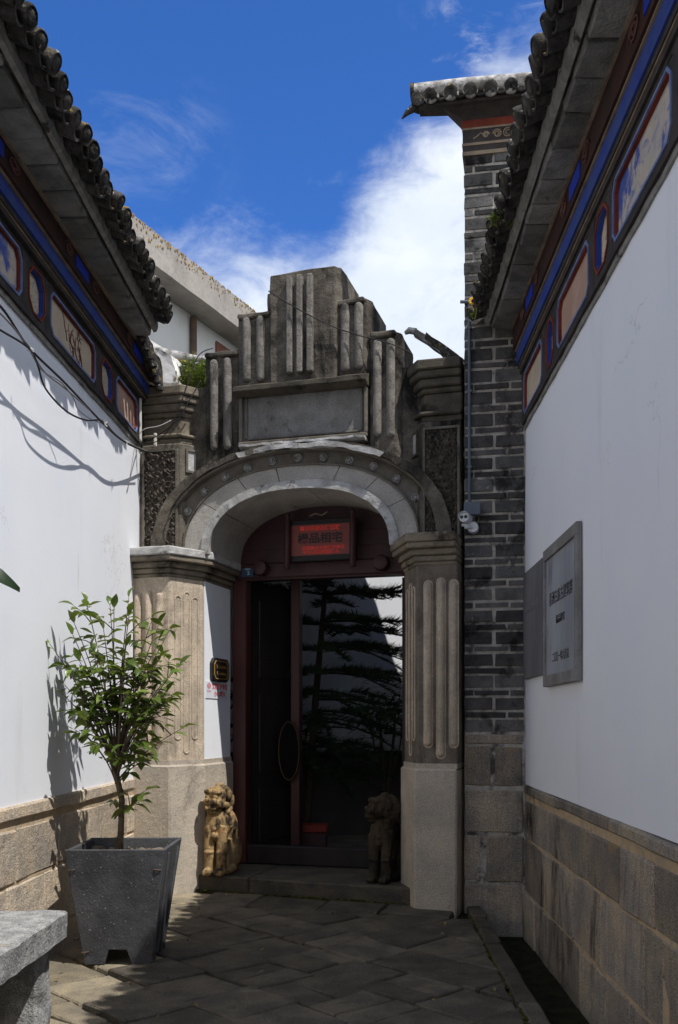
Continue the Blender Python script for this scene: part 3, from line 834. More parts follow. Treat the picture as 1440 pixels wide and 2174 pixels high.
for side in (-1, 1):
    sp = lambda p: side_pts(p, side)
    UO = -.20 if side < 0 else .106
    COLP, PIERP = colp(), pierp()
    b = B(); gprism(b, sp(close(COLP, -.62)), 1.10, 2.74); b.bevel(.012)
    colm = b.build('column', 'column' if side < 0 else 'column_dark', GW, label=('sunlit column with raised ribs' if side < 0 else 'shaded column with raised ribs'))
    # base
    b = B(); gprism(b, sp(close(off_poly(COLP, .032), -.62)), -.05, 1.125); b.bevel(.014)
    b.build('column_base', 'terrazzo', colm)
    b = B(); gprism(b, sp(close(off_poly(COLP, .010), -.62)), 1.125, 1.165); b.build('base_moulding', 'terrazzo', colm)
    # white plastered jamb
    b = B(); j = [(.589, -.03), (.594, -.03), (.594, -.60), (.589, -.60)]
    gprism(b, sp(j), 1.13, 2.72); b.build('jamb_plaster', 'plaster', colm)
    # ribs on the front facet
    for u, z0, z1 in ((.135, 1.30, 2.585), (.235, 1.215, 2.60), (.335, 1.30, 2.585)):
        uu = u if side < 0 else mir(u)
        b = B(); b.capsule_z(uu, -.30, z0, z1, .032, 12, .042)
        smooth_by_angle(b.build('rib', 'column', colm))
        b = B(); b.capsule_z(uu, -.2985, z0 - .018, z1 + .018, .042, 12, .006); b.build('rib_border', 'column', colm)
    # narrow outlined flutes on the canted facet
    e = Vector((.164, -.30)).normalized(); nn = Vector((.30, .164)).normalized()
    for f_, z0, z1 in ((.085, 1.34, 2.56), (.175, 1.22, 2.60), (.262, 1.34, 2.56)):
        c = Vector((.424, .30)) + e * f_
        b = B()
        w, r_ = .030, .008
        pts = []
        for q in range(7): a = math.pi * q / 6; pts.append((w * math.cos(a), z1 - w + w * math.sin(a)))
        for q in range(7): a = math.pi + math.pi * q / 6; pts.append((w * math.cos(a), z0 + w + w * math.sin(a)))
        pts.append(pts[0])
        P = []
        for l, zz in pts:
            u, v = c.x + e.x * l, c.y + e.y * l
            if side > 0: u = mir(u)
            P.append(G(u, v, zz))
        b.tube(P, r_, 6, cap=False); b.build('flute_outline', 'column', colm)
    # capital: stacked mouldings
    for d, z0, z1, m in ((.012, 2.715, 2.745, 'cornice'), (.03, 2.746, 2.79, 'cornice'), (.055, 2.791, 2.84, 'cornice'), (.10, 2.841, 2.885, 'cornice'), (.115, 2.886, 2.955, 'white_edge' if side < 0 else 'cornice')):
        b = B(); gprism(b, sp(close(off_poly(COLP, d), -.62)), z0, z1); b.bevel(.008); b.rough(.004, 9, 2, int(z0 * 100))
        b.build('capital_moulding', m, colm)
    # pier over the capital
    b = B(); gprism(b, sp(close(PIERP, -.45)), 2.955, 3.90); b.bevel(.01); b.rough(.005, 6, maxlen=.12)
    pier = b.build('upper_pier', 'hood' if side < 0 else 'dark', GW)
    # stucco panel of rough pebbledash in a thin frame
    u0, u1 = (.10, .395) if side < 0 else (mir(.395), mir(.135))
    nu, nz = 22, 56; b = B(); rq = random.Random(side + 9)
    vs = [[b.bm.verts.new(G(u0 + (u1 - u0) * i / nu, .112 + (rq.random() ** 2 * .042 if 0 < i < nu and 0 < j_ < nz else 0), 2.99 + .84 * j_ / nz)) for j_ in range(nz + 1)] for i in range(nu + 1)]
    for i in range(nu):
        for j_ in range(nz): b.bm.faces.new((vs[i][j_], vs[i + 1][j_], vs[i + 1][j_ + 1], vs[i][j_ + 1]))
    b.build('stucco_panel', 'stucco', pier)
    for (a, c, z0, z1) in ((u0 - .02, u0 - .001, 2.975, 3.85), (u1 + .001, u1 + .02, 2.975, 3.85), (u0, u1, 3.831, 3.85)):
        b = B(); b.box(a, c, -.132, -.10, z0, z1); b.build('panel_border', 'hood', pier)
    # small limewashed plaque on the canted face
    e = Vector((.165, -.24)).normalized()
    nn = Vector((.24, .165)).normalized(); c = Vector((.5175, -.01)); b = B()
    q = [c + e * a + nn * d for a, d in ((-.078, .004), (.078, .004), (.078, -.02), (-.078, -.02))]
    gprism(b, sp([(p.x, p.y) for p in q]), 3.67, 3.835); b.build('square_plaque', 'white_edge', pier)
    b = B()
    for a0, a1, z0, z1 in ((-.10, -.08, 3.65, 3.855), (.08, .10, 3.65, 3.855), (-.08, .08, 3.65, 3.669), (-.08, .08, 3.836, 3.855)):
        q = [c + e * a + nn * d for a, d in ((a0, .016), (a1, .016), (a1, -.02), (a0, -.02))]
        gprism(b, sp([(p.x, p.y) for p in q]), z0, z1)
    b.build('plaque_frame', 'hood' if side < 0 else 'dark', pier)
    # flaring cornice
    for d, z0, z1 in ((-.005, 3.90, 3.955), (.025, 3.956, 3.985), (-.03, 3.986, 4.14), (-.01, 4.141, 4.185), (.02, 4.186, 4.25), (.045, 4.251, 4.31), (.065, 4.311, 4.39)):
        b = B(); gprism(b, sp(close(off_poly([(UO, .09), (.425, .09), (.585, -.14), (.585, -.45)], d), -.45)), z0, z1); b.bevel(.01); b.rough(.005, 9, 2, int(z0 * 77))
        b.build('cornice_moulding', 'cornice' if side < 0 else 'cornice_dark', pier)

# arch: voussoirs, limewashed lip, medallion band, hood
for i, (t0, t1) in enumerate(((.0, .20), (.20, .345), (.345, .455), (.455, .60), (.60, .72), (.72, .84), (.84, 1.0))):
    b = B(); ring(b, .862, .575, 1.03, .70, t0 + .0012, t1 - .0012, .09, -.30, 12)
    b.build('voussoir', 'arch', GW)
for i, (t0, t1) in enumerate(((.0, .21), (.21, .52), (.52, .80), (.80, 1.0))):
    b = B(); ring(b, .80, .515, .861, .5745, t0 + .0015, t1 - .0015, .10, -.62, 14); b.rough(.004, 8, 0, i)
    b.build('arch_lip', 'white_edge' if False else 'arch', GW)
b = B(); ring(b, .795, .51, .868, .578, .0, 1, .108, .085, 60); b.rough(.003, 14); b.build('limewashed_lip', 'white_edge', GW)
b = B(); ring(b, 1.031, .701, 1.045, .712, .0, 1, .106, -.10, 48); b.build('arch_bead', 'hood', GW)
b = B(); ring(b, 1.0455, .7125, 1.19, .815, .0, 1, .06, -.20, 48); band_o = b.build('medallion_band', 'hood', GW)
b = B(); ring(b, 1.1905, .8155, 1.215, .832, .0, 1, .14, -.20, 48); b.rough(.004, 9, 0, 3); b.build('hood_lip', 'hood', GW)
b = B(); ring(b, 1.2155, .8325, 1.315, .875, .0, .5, .165, -.20, 30); b.rough(.012, 8, 1, 4); b.build('hood_moulding', 'dark', GW)
b = B(); ring(b, 1.2155, .8325, 1.315, .875, .5, 1., .165, -.20, 30); b.rough(.010, 7, 1, 5); b.build('hood_moulding', 'dark', GW)
b = B(); ring(b, 1.212, .828, 1.285, .868, .385, .69, .176, .14, 30); b.rough(.014, 9, 1, 8); b.build('limewashed_patch', 'white_edge', GW)
# round medallions
med = [(.392, 3.099), (.486, 3.308), (.642, 3.471), (.835, 3.585), (1.039, 3.648), (1.262, 3.688), (1.489, 3.702)]
med = med + [(mir(u), zz) for u, zz in med[:-1]][::-1]
for i, (u, zz) in enumerate(med):
    b = B(); b.lathe([(.008, -.030), (.015, -.022), (.021, -.012), (.028, -.024), (.034, -.021), (.038, .0)], 16, (0, 0, 0), 'y')
    for q in range(5):
        a = q * 2 * math.pi / 5 + .3; b.ball((.016 * math.cos(a), -.022, .016 * math.sin(a)), (.007, .006, .007), 6, 4)
    smooth_by_angle(b.build('medallion', 'medal', band_o, loc=(u, -.059, zz)))
# wall over the arch
out = [arch_pt(1.32, .875, .03 + .94 * i / 40) for i in range(41)]
poly = [(.40, out[0][1])] + out + [(mir(.40), out[-1][1]), (mir(.40), 4.40), (.40, 4.40)]
b = B()
cols = [(.40, Z0)] + out + [(mir(.40), Z0)]
b.loft([[G(u, -.01, zz), G(u, -.01, 4.40), G(u, -.45, 4.40), G(u, -.45, zz)] for u, zz in cols])
b.build('spandrel_wall', 'dark', GW)
# stepped parapet
def pblock(u0, u1, z0, z1, vf, vb, seed, cant=(0, 0), lip=True, slope=0.0):
    a, c = cant
    pl = [(u0 + a, vf), (u1 - c, vf), (u1, vf - 1.6 * c), (u1, vb), (u0, vb), (u0, vf - 1.6 * a)]
    if not a: pl = pl[:5]
    if not c: pl = [p for k, p in enumerate(pl) if k != 2]
    b = B(); cu_ = sum(p[0] for p in pl) / len(pl)
    tilt = lambda u: slope * (u - u0) / (u1 - u0)
    b.loft([[G(u, v, z) for u, v in pl] if z == z0 else [G(u, v, z + tilt(u)) for u, v in pl] for z in (z0, z1)])
    b.bevel(.010); b.rough(.006, 5, maxlen=.07, seed=seed); b.rough(.006, 23, seed=seed + 9)
    o = b.build('parapet_block', 'dark', GW)
    if lip:
        b = B(); b.box(u0 + a, u1 - c, -vf - .028, -vf + .02, z1 - .04, z1 + .006); b.bevel(.012); b.rough(.012, 10, maxlen=.05, seed=seed); b.build('top_lip', 'dark', o)
    return o
P3l = pblock(.646, .952, 3.52, 4.66, .055, -.38, 1, (.0, 0)); P3r = pblock(mir(.87), 2.365, 3.52, 4.68, .055, -.45, 2, (0, .035))
P2l = pblock(.953, 1.253, 4.30, 4.95, .075, -.43, 3, (.0, 0)); P2r = pblock(mir(1.13), 2.115, 4.30, 4.97, .075, -.48, 4, (0, .04))
PC = pblock(1.254, 1.868, 4.30, 5.235, .11, -.48, 5, (0, .045), False, .03)
b = B(); b.box(1.215, 1.256, -.08, .3, 4.9, 5.10); b.rough(.012, 12, maxlen=.05); b.build('broken_shoulder', 'dark', PC)
def rods(par, us, z0, z1, v, r=.037):
    for u in us:
        b = B(); b.capsule_z(u, -v, z0 + R.uniform(-.01, .01), z1 + R.uniform(-.008, .008), r, 12, r * .95); b.rough(.004, 16, 0, int(u * 100))
        smooth_by_angle(b.build('rod', 'rod', par), 60)
rods(P3l, (.725, .850), 3.82, 4.61, .060); rods(P3r, (2.172, 2.285), 3.82, 4.63, .060)
rods(P2l, (1.033, 1.158), 4.37, 4.925, .080); rods(P2r, (1.905, 2.020), 4.38, 4.945, .080)
for u in (1.437, 1.525, 1.613):
    b = B(); b.box(u - .025, u + .025, -.155, -.10, 4.39, 5.20); b.bevel(.008); b.rough(.003, 12, 2); b.build('flat_bar', 'rod', PC)
# name panel with ledge
b = B(); b.box(.955, 2.09, -.03, .2, 3.87, 4.25); npn = b.build('name_panel', 'panel', GW)
for (a, c, z0, z1, v) in ((.955, .985, 3.87, 4.25, .075), (1.0, 1.025, 3.90, 4.25, .05), (2.06, 2.09, 3.87, 4.25, .075), (2.025, 2.045, 3.90, 4.25, .05), (.955, 2.09, 3.835, 3.869, .085), (1.03, 2.02, 3.885, 3.90, .05)):
    b = B(); b.box(a, c, -v, -.02, z0, z1); b.bevel(.006); b.build('panel_rail', 'hood', npn)
b = B(); b.extr_x([(-.09, 4.251), (-.17, 4.275), (-.17, 4.31), (-.06, 4.36), (.1, 4.36), (.1, 4.251)], .945, 2.10); b.rough(.006, 8, maxlen=.09); b.build('ledge', 'cornice_dark', npn)
b = B(); b.extr_x([(-.09, 3.80), (-.13, 3.815), (-.13, 3.834), (.0, 3.834), (.0, 3.80)], .98, 2.08); b.rough(.010, 12, maxlen=.06); b.build('sill', 'white_edge', npn)

# step of two long slabs
b = B()
stp = link('gate_step', None, GW)
def step_piece(p, seed):
    b = B(); b.prism([(u, -v) for u, v in p], -.03, .17); b.bevel(.012); b.rough(.006, 5, 2, seed); b.build('step_slab', 'paving', stp)
step_piece([(.46, .06), (1.06, .115), (1.06, -.62), (.46, -.62)], 1)
step_piece([(1.066, .115), (2.50, .245), (2.50, -.62), (1.066, -.62)], 2)

# door frame, tympanum and open leaf
tym = []
n = 30
tp = [arch_pt(.83, .52, i / n) for i in range(n + 1)]
poly = tp + [(mir(.62), 2.80), (.62, 2.80)]
b = B(); b.loft([[G(u, -.625, 2.80), G(u, -.625, max(zz, 2.81)), G(u, -.68, max(zz, 2.81)), G(u, -.68, 2.80)] for u, zz in tp])
ty = b.build('tympanum', 'redwood', GW)
for z0 in (2.955, 3.08, 3.22):
    b = B(); b.box(.75, 2.23, .612, .626, z0, z0 + .02); b.build('batten', 'redwood', ty)
B().box(.60, mir(.60), .60, .72, 2.815, 2.95).bevel(.01).build('lintel', 'redwood', GW)
for u in (.921, 2.057):
    smooth_by_angle(B().lathe([(.03, -.115), (.062, -.105), (.07, -.08), (.066, .0)], 18, (u, .60, 2.895), 'y').build('door_peg', 'redwood', GW))
for u0, u1 in ((.604, .735), (mir(.735), mir(.604))):
    B().box(u0, u1, .63, .78, .17, 2.815).bevel(.008).build('door_post', 'redpost', GW)
B().box(.735, mir(.735), .64, .74, .17, .345).bevel(.01).build('door_sill', 'darkwood', GW)
for hu, sgn, angd in ((.74, 1, 66), (mir(.74), -1, 88)):
    L = .60
    b = B(); b.box(0, L, 0, .05, .20, 2.80); lf = b.build('door_leaf', 'darkwood', GW, loc=(hu, .80, 0), rot=(0, 0, rad(angd) if sgn > 0 else rad(180 - angd)))
    for z0, z1 in ((.35, .85), (1.0, 1.75), (1.9, 2.65)):
        B().box(.08, L - .08, -.012, .062, z0, z1).bevel(.006).build('door_panel', 'darkwood', lf)
# inner partition post and its frame
B().box(1.03, 1.12, 1.05, 1.15, .17, 2.86).bevel(.006).build('inner_post', 'redwood', GW)
B().box(.60, 2.4, 1.05, 1.13, 2.86, 3.0).build('inner_beam', 'redwood', GW)

# ------------------------------------------------------------------ things on the gateway
# LED sign between two turned rods
LS = thing('led_sign', 'red LED sign with black brushed characters over the doorway', 'sign', gate_world(1.51, -.50, 2.96), GR)
B().box(-.33, .33, -.02, .03, -.03, .345).bevel(.008).build('sign_frame', 'darkwood', LS)
B().box(-.275, .275, -.026, -.019, .02, .295).build('sign_panel', 'ledpanel', LS)
RX = Matrix.Rotation(rad(90), 4, 'X')
text_mesh('喜洲白族古建筑群', .045, 'led', 'led_text', LS, Matrix.Translation((.0, -.0285, .258)) @ RX, 0, .38, .0012)
text_mesh('楊品相宅', .098, 'ink', 'name_text', LS, Matrix.Translation((.0, -.030, .165)) @ RX, .001, .42, .0015)
text_mesh('全国重点文物保护单位', .036, 'led', 'led_text', LS, Matrix.Translation((.03, -.0285, .083)) @ RX, 0, .40, .0008)
text_mesh('中华人民共和国国务院', .036, 'led', 'led_text', LS, Matrix.Translation((.01, -.0285, .045)) @ RX, 0, .34, .0008)
for x in (-.30, .31):
    smooth_by_angle(B().lathe([(.018, -.10), (.030, -.085), (.030, .33), (.022, .36), (.03, .39), (.012, .41)], 12, (x, -.05, 0)).build('turned_rod', 'redwood', LS))
B().tube([(-.1, -.03, .37), (-.04, -.035, .39), (.02, -.03, .372), (.07, -.035, .40)], .006, 5).build('carved_spray', 'pale', LS)
# house number plate
NP = thing('number_plate', 'small blue house number plate at the left end of the lintel', 'sign', gate_world(.775, -.585, 2.835), GR)
B().box(-.055, .055, -.006, .0, -.005, .075).build('plate', 'plate', NP)
text_mesh('5', .05, 'signwhite', 'number', NP, Matrix.Translation((.01, -.008, .026)) @ RX)
text_mesh('富春里', .018, 'signwhite', 'number_caption', NP, Matrix.Translation((.0, -.008, .062)) @ RX)


def jamb_mtx(): return Matrix.Rotation(rad(90), 4, 'Z') @ RX


# black octagonal plaque and the white warning sign on the sunlit jamb (facing the opening)
PQ = thing('black_plaque', 'black plaque with gold border on the white jamb', 'plaque', gate_world(.594, -.325, 1.955), GR)
oc = chamfer(-.19, .19, -.105, .105, .040)
b = B(); b.loft([[(x, y, z) for y, z in oc] for x in (0, .030)]); b.bevel(.008); b.build('board', 'black', PQ)
b = B(); o1 = chamfer(-.155, .155, -.082, .082, .035); o2 = chamfer(-.145, .145, -.076, .076, .032)
b.ring_prism(o1, o2, lambda p: (.033, p[0], p[1]), lambda p: (.028, p[0], p[1])); b.build('gold_border', 'gold', PQ)
text_mesh('Linden', .052, 'gold', 'gold_text', PQ, Matrix.Translation((.032, 0, .028)) @ jamb_mtx(), .001, .20)
text_mesh('Centre', .05, 'gold', 'gold_text', PQ, Matrix.Translation((.032, 0, -.032)) @ jamb_mtx(), .001, .20)
WS = thing('warning_sign', 'white sign with red fire warning characters below the black plaque', 'sign', gate_world(.594, -.285, 1.772), GR)
B().box(0, .006, -.235, .235, -.075, .075).build('board', 'signwhite', WS)
text_mesh('文物保护单位', .055, 'signred', 'red_text', WS, Matrix.Translation((.008, .06, .030)) @ jamb_mtx(), 0, .335, .0012)
text_mesh('小心烟火', .055, 'signred', 'red_text', WS, Matrix.Translation((.008, .06, -.034)) @ jamb_mtx(), 0, .26, .0012)
text_mesh('禁止烟火', .018, 'signred', 'red_text', WS, Matrix.Translation((.008, -.175, -.012)) @ jamb_mtx(), 0, .085)
b = B(); b.ring_prism(chamfer(-.022, .022, -.022, .022, .013), chamfer(-.016, .016, -.016, .016, .009), lambda p: (.008, p[0] * 1.5 - .175, p[1] + .035), lambda p: (.005, p[0] * 1.5 - .175, p[1] + .035))
b.box(.006, .008, -.195, -.155, .032, .037); b.build('no_fire_symbol', 'signred', WS)

# stone lions
def lion_mesh(turn):
    b = B(); E_ = b.ball
    h = Matrix.Rotation(turn, 4, 'Z')
    def hd(c, r, s=10): 
        p = h @ Vector(c); E_((p.x, p.y, p.z), r, s, 7)
    hd((0, .0, .665), (.105, .105, .10), 14)
    hd((0, .05, .64), (.125, .09, .135), 14)
    for sx in (-1, 1):
        hd((sx * .045, -.080, .715), (.048, .04, .030)); hd((sx * .047, -.100, .672), (.024, .02, .022)); hd((sx * .115, .015, .685), (.028, .035, .05))
        hd((sx * .035, -.115, .628), (.045, .045, .034)); hd((sx * .075, -.06, .61), (.04, .05, .045))
        for q in range(9): hd((sx * (.085 + .03 * math.sin(q * 2.1)), .015 + .03 * (q % 3), .735 - q * .042), (.020, .020, .019), 8)
        for q in range(5): hd((sx * .055, -.088 - .004 * q, .60 - .0 * q), (.01, .01, .01), 6)
        hd((sx * .045, -.112, .676), (.013, .012, .013), 8); hd((sx * .02, -.155, .588), (.010, .012, .014), 6)
        for q in range(5): hd((sx * (.10 - .006 * q), .0 + .02 * (q % 2), .60 - q * .055), (.030, .034, .032))
    hd((0, -.145, .650), (.030, .024, .022)); hd((0, -.115, .575), (.060, .050, .024)); hd((0, -.10, .545), (.045, .04, .028)); hd((0, .02, .765), (.04, .05, .025))
    E_((0, -.015, .43), (.118, .095, .16), 14); E_((0, .08, .45), (.125, .12, .13), 14)
    E_((0, .20, .36), (.120, .17, .20), 14)
    for sx in (-1, 1):
        b.tube([(sx * .062, -.045, .42), (sx * .060, -.065, .25), (sx * .058, -.075, .03)], [.058, .050, .044], 12)
        E_((sx * .06, -.075, .20), (.054, .054, .03)); E_((sx * .058, -.105, .035), (.052, .065, .036))
        for q in (-1, 0, 1): E_((sx * .058 + q * .025, -.155, .028), (.017, .025, .024), 8, 6)
        E_((sx * .10, .19, .17), (.055, .12, .13)); E_((sx * .10, .07, .04), (.045, .10, .04))
    b.box(-.105, .105, .0, .30, .0, .30)
    E_((0, -.11, .345), (.03, .022, .03)); E_((0, -.10, .40), (.02, .02, .02))
    return remeshed(b, .006, 1)


L1 = link('stone_lion', lion_mesh(rad(-18)), None, gate_world(.745, .02, .175), (0, 0, GR + rad(4)), (.93, .95, 1.0), label='ochre stone lion by the sunlit left side of the doorway', cat='stone lion', group='stone lions guarding the doorway')
L1.data.materials.append(M['lion'])
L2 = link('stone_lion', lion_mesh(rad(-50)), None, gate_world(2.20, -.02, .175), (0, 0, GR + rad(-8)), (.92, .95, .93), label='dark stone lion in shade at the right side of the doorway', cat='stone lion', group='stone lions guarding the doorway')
M['lion_shaded'] = mat('shaded_sandstone', (.070, .050, .028), (.045, .034, .022), 7, .9, .8, 70, stain=((.016, .013, .011), 5, .46, .62, 1.8), stain2=((.17, .05, .018), 5, .64, .76, 1.0), spec=.15, fine=.3)  # stained stone darkened so the doorway shade sits in its colour
L2.data.materials.append(M['lion_shaded'])

# ------------------------------------------------------------------ behind the gate
CW = thing('screen_wall', 'white courtyard screen wall seen through the doorway', 'wall', (.10, 11.5, 0), rad(20))
B().box(-2.6, 3.2, 0, .25, 1.13, 4.6).build('plaster', 'plaster', CW)
B().box(-2.6, 3.2, -.03, .25, -.05, 1.05).build('dado', 'darkgrey', CW)
B().box(-2.6, 3.2, -.05, .25, 1.05, 1.13).build('dado_cap', 'band', CW)
PR = thing('blocker', 'added unseen porch behind the gateway', 'blocker', (0, 8.6, 0))  # unseen roof and walls added to keep the court dark
py = lambda pts: [(x, y - 8.6) for x, y in pts]
roof_poly = py([(-2.35, 8.95), (.97, 8.07), (1.45, 8.0), (2.4, 8.2), (2.4, 10.58), (1.30, 10.86), (.82, 11.02), (.34, 11.13), (.20, 11.58), (-2.35, 10.66)])  # rear edge shaped so a wedge of sun reaches the screen wall
B().prism(roof_poly, 4.22, 4.30).build('blocker_roof', 'darkwood', PR)
B().prism(py([(-2.35, 8.9), (-2.25, 8.9), (-2.25, 10.66), (-2.35, 10.62)]), -.05, 4.2).build('blocker_side', 'darkwood', PR)
B().prism(py([(1.30, 8.02), (1.40, 8.02), (2.3, 10.5), (2.3, 12.4), (2.2, 12.4), (2.2, 10.5)]), -.05, 4.2).build('blocker_side', 'darkwood', PR)
structure('courtyard_floor', B().prism([(-2.4, 8.8), (1.2, 7.95), (3.0, 12.3), (-2.4, 10.6)], .0, .13), 'paving')

# Norfolk pine in the court
def needle_branch(b, pts, r, rr, den):
    b.tube(pts, [r * (1 - .7 * i / (len(pts) - 1)) for i in range(len(pts))], 5)
    P = [Vector(p) for p in pts]
    tot = len(P) - 1
    for q in range(den):
        t = rr.random() * tot; i = min(int(t), tot - 1); p = P[i].lerp(P[i + 1], t - i); d = (P[i + 1] - P[i]).normalized()
        side = d.cross(Vector((0, 0, 1))).normalized()
        a = rr.uniform(-.3, math.pi + .3)
        dr = (side * math.cos(a) + Vector((0, 0, 1)) * math.sin(a) * .9 + d * rr.uniform(.5, 1.1)).normalized()
        L = rr.uniform(.06, .12); w = d.cross(dr).normalized() * .006
        b.faces([p - w, p + w, p + dr * L + Vector((0, 0, rr.uniform(-.01, .015)))], [(0, 1, 2)])


rr = random.Random(3)
NPn = thing('norfolk_pine', 'dark Norfolk pine with drooping tiers standing behind the doorway', 'tree', (-.62, 10.2, .13))
B().tube([(0, 0, 0), (.05, 0, .8), (.12, 0, 1.7), (.20, 0, 2.6), (.27, 0, 3.6)], [.045, .042, .036, .028, .012], 8).build('trunk', 'twig', NPn)
for i, (zb, L) in enumerate(((.85, .75), (1.15, .95), (1.40, 1.0), (1.66, 1.02), (1.95, .98), (2.2, .92), (2.42, .90), (2.76, .88), (3.1, .7), (3.35, .5))):
    x0 = .27 * zb / 3.6
    for q in range(6):
        a = q * math.pi / 3 + i * .35 + (0 if q else -i * .35) + rr.uniform(-.2, .2); zb += rr.uniform(-.05, .05)
        dr = Vector((math.cos(a), math.sin(a), 0)); droop = (.30 if i < 4 else .12 if i < 6 else .0) + rr.uniform(-.10, .22)
        pts = [Vector((x0, 0, zb)) + dr * L * t + Vector((0, 0, -droop * t * t * L + .06 * t * (1 - t) + (.04 * t ** 4 if i > 5 else 0))) for t in (0, .2, .4, .6, .8, 1.0)]
        b = B(); needle_branch(b, pts, .014, rr, 230)
        for sgn in (-1, 1):
            for t in (.35, .55, .75):
                p = pts[0].lerp(pts[-1], t); p.z = pts[int(t * 5)].z
                sd = Vector((-dr.y, dr.x, 0)) * sgn
                needle_branch(b, [p, p + (sd * .6 + dr * .5) * .18, p + (sd * .6 + dr * .6) * .34 + Vector((0, 0, -.03))], .007, rr, 60)
        b.build('branch', 'pine', NPn)


def leaf_mesh(sd, L=.075, Wd=.036):
    r = random.Random(sd); b = B()
    cv = r.uniform(.05, .6); fold = r.uniform(.1, .6); tw = r.uniform(-.25, .25)
    rows = [(0, .05), (.2, .62), (.45, 1.0), (.7, .78), (.88, .35), (1.0, .02)]
    v = []
    for t, w in rows:
        zc_ = -cv * L * t * t
        for sx in (-1, 0, 1): v.append((sx * w * Wd / 2 + tw * t * t * L * .5, t * L, zc_ + abs(sx) * w * Wd * .5 * fold + sx * tw * t * Wd * .5))
    f = []
    for i in range(len(rows) - 1):
        for k in (0, 1): f.append((i * 3 + k, i * 3 + k + 1, i * 3 + k + 4, i * 3 + k + 3))
    b.faces(v, f)
    return b


def leaf_on(p, dr, r):
    """orientation of a leaf leaving a twig at p along dr"""
    d = dr.normalized(); up = Vector((r.uniform(-.5, .5), r.uniform(-.5, .5), 1)).normalized()
    x = d.cross(up).normalized(); z = x.cross(d)
    m = Matrix((x, d, z)).transposed().to_4x4(); m.translation = p
    return m


# shrub in the court
CS = thing('court_shrub', 'leafy shrub on thin stems in the dark court, right of the pine', 'shrub', (.27, 10.35, .13))
stm = B(); lv = B(); rr = random.Random(8)
for q in range(6):
    a = q * 1.05; tip = Vector((.18 * math.cos(a), .15 * math.sin(a), 1.42 + rr.uniform(-.1, .2)))
    stm.tube([(0, 0, .0), (.02 * math.cos(a), .02 * math.sin(a), .6), tip * .8, tip], [.022, .018, .01, .005], 6)
    for w in range(50):
        p = tip + Vector((rr.gauss(0, .10), rr.gauss(0, .10), rr.gauss(-.03, .12)))
        m = leaf_on(p, Vector((rr.uniform(-1, 1), rr.uniform(-1, 1), rr.uniform(-.3, .6))), rr); t_ = leaf_mesh(w); t_.bm.transform(m)
        me = t_.mesh('l', None); lv.bm.from_mesh(me); bpy.data.meshes.remove(me)
stm.build('stems', 'twig', CS); lv.build('foliage', 'leafdark', CS, kind='stuff')
CBx = thing('red_box', 'low red and brown box on the court floor inside the door', 'box', (-.50, 9.75, .13))
B().box(-.13, .13, -.1, .12, 0, .22).bevel(.01).build('box_body', 'redwood', CBx)
B().box(-.14, .14, -.11, .13, .222, .30).bevel(.01).build('box_lid', 'redbox', CBx)
OV = thing('oval_sign', 'dark oval signboard with gold rim on the inner door post', 'sign', gate_world(1.03, -1.0, 1.21), GR + rad(20))
smooth_by_angle(B().lathe([(.02, -.014), (1, -.012), (1, .0), (.02, .0)], 28, axis='y').build('board', 'matt_black', OV, scale=(.105, 1, .29)), 30)
b = B(); b.tube([(.098 * math.cos(q * math.pi / 16), -.016, .28 * math.sin(q * math.pi / 16)) for q in range(33)], .004, 5, cap=False); b.build('gold_rim', 'gold_dull', OV)

# ------------------------------------------------------------------ behind the gate, above
AB = thing('apartment_building', 'modern cream building with lichen stained concrete eave beyond the gateway', 'building', (-2.12, 16.39, 0), -math.atan(.4325))
B().box(-8, 0, -8.5, 16, 0, 7.95).build('wall', 'wall_far', AB)
ev = B().box(-8.3, .46, -8.6, 16.3, 7.951, 8.42).rough(.012, 3, maxlen=.5).build('concrete_eave', 'concrete_eave', AB)
b = B(); rr = random.Random(4)
for q in range(900):
    yv = rr.uniform(-7, 6); hgt = (rr.random() ** 2.6) * .26 * (.5 + .9 * max(0, noise.noise(Vector((yv * 1.3, 0, 3))) + .35))
    b.ball((.468, yv, 8.42 - hgt), (.003, rr.uniform(.005, .018), rr.uniform(.005, .024)), 6, 4)
b.build('lichen', 'lichen', ev, kind='stuff')
B().tube([(.06, -1.55, 0), (.06, -1.55, 7.90)], .055, 10).build('downpipe', 'brownpipe', AB)
for yv in (-.82, 3.2):
    w = B().box(-.05, .03, yv, yv + 1.5, 6.2, 7.80).build('window', 'brownframe', AB)
    B().box(.0305, .036, yv + .12, yv + 1.38, 6.3, 7.62).build('pane', 'darkwood', w)

# remains of a small tiled roof between the left house and the parapet
OW = thing('ruined_wall', 'stained white wall stub on top of the left gate pier', 'wall', gate_world(.14, -.12, 4.39), GR)
b = B(); b.extr_y([(-.16, -.02), (.26, -.02), (.24, .06), (.15, .12), (.13, .26), (.10, .36), (-.02, .44), (-.16, .46)], -.02, .22); b.rough(.016, 7, maxlen=.06); b.build('stub', 'plaster_old', OW)
RT = thing('tiled_ridge', 'curved grey tile ridge dipping towards the parapet', 'roof', gate_world(.0, -.35, 4.86), GR)
b = B(); b.tube([(-.1, 0, .06), (.12, 0, .0), (.35, .02, -.06), (.62, .05, -.09), (.9, .08, -.09)], [.05, .045, .04, .035, .03], 12); b.rough(.006, 15); smooth_by_angle(b.build('ridge_tile', 'tile_white', RT), 60)
b = B(); b.tube([(-.1, -.04, .0), (.12, -.04, -.06), (.35, -.02, -.12), (.62, .01, -.14)], .025, 8); b.rough(.006, 15); b.build('lower_ridge', 'tile', RT)
for x, z_ in ((.10, -.15), (.26, -.24), (.40, -.26)):
    b = B(); b.lathe([(.03, -.012), (.075, -.01), (.075, .3)], 14, (x, -.12, z_), 'y'); b.rough(.006, 15); smooth_by_angle(b.build('barrel_tile', 'tile', RT), 60)
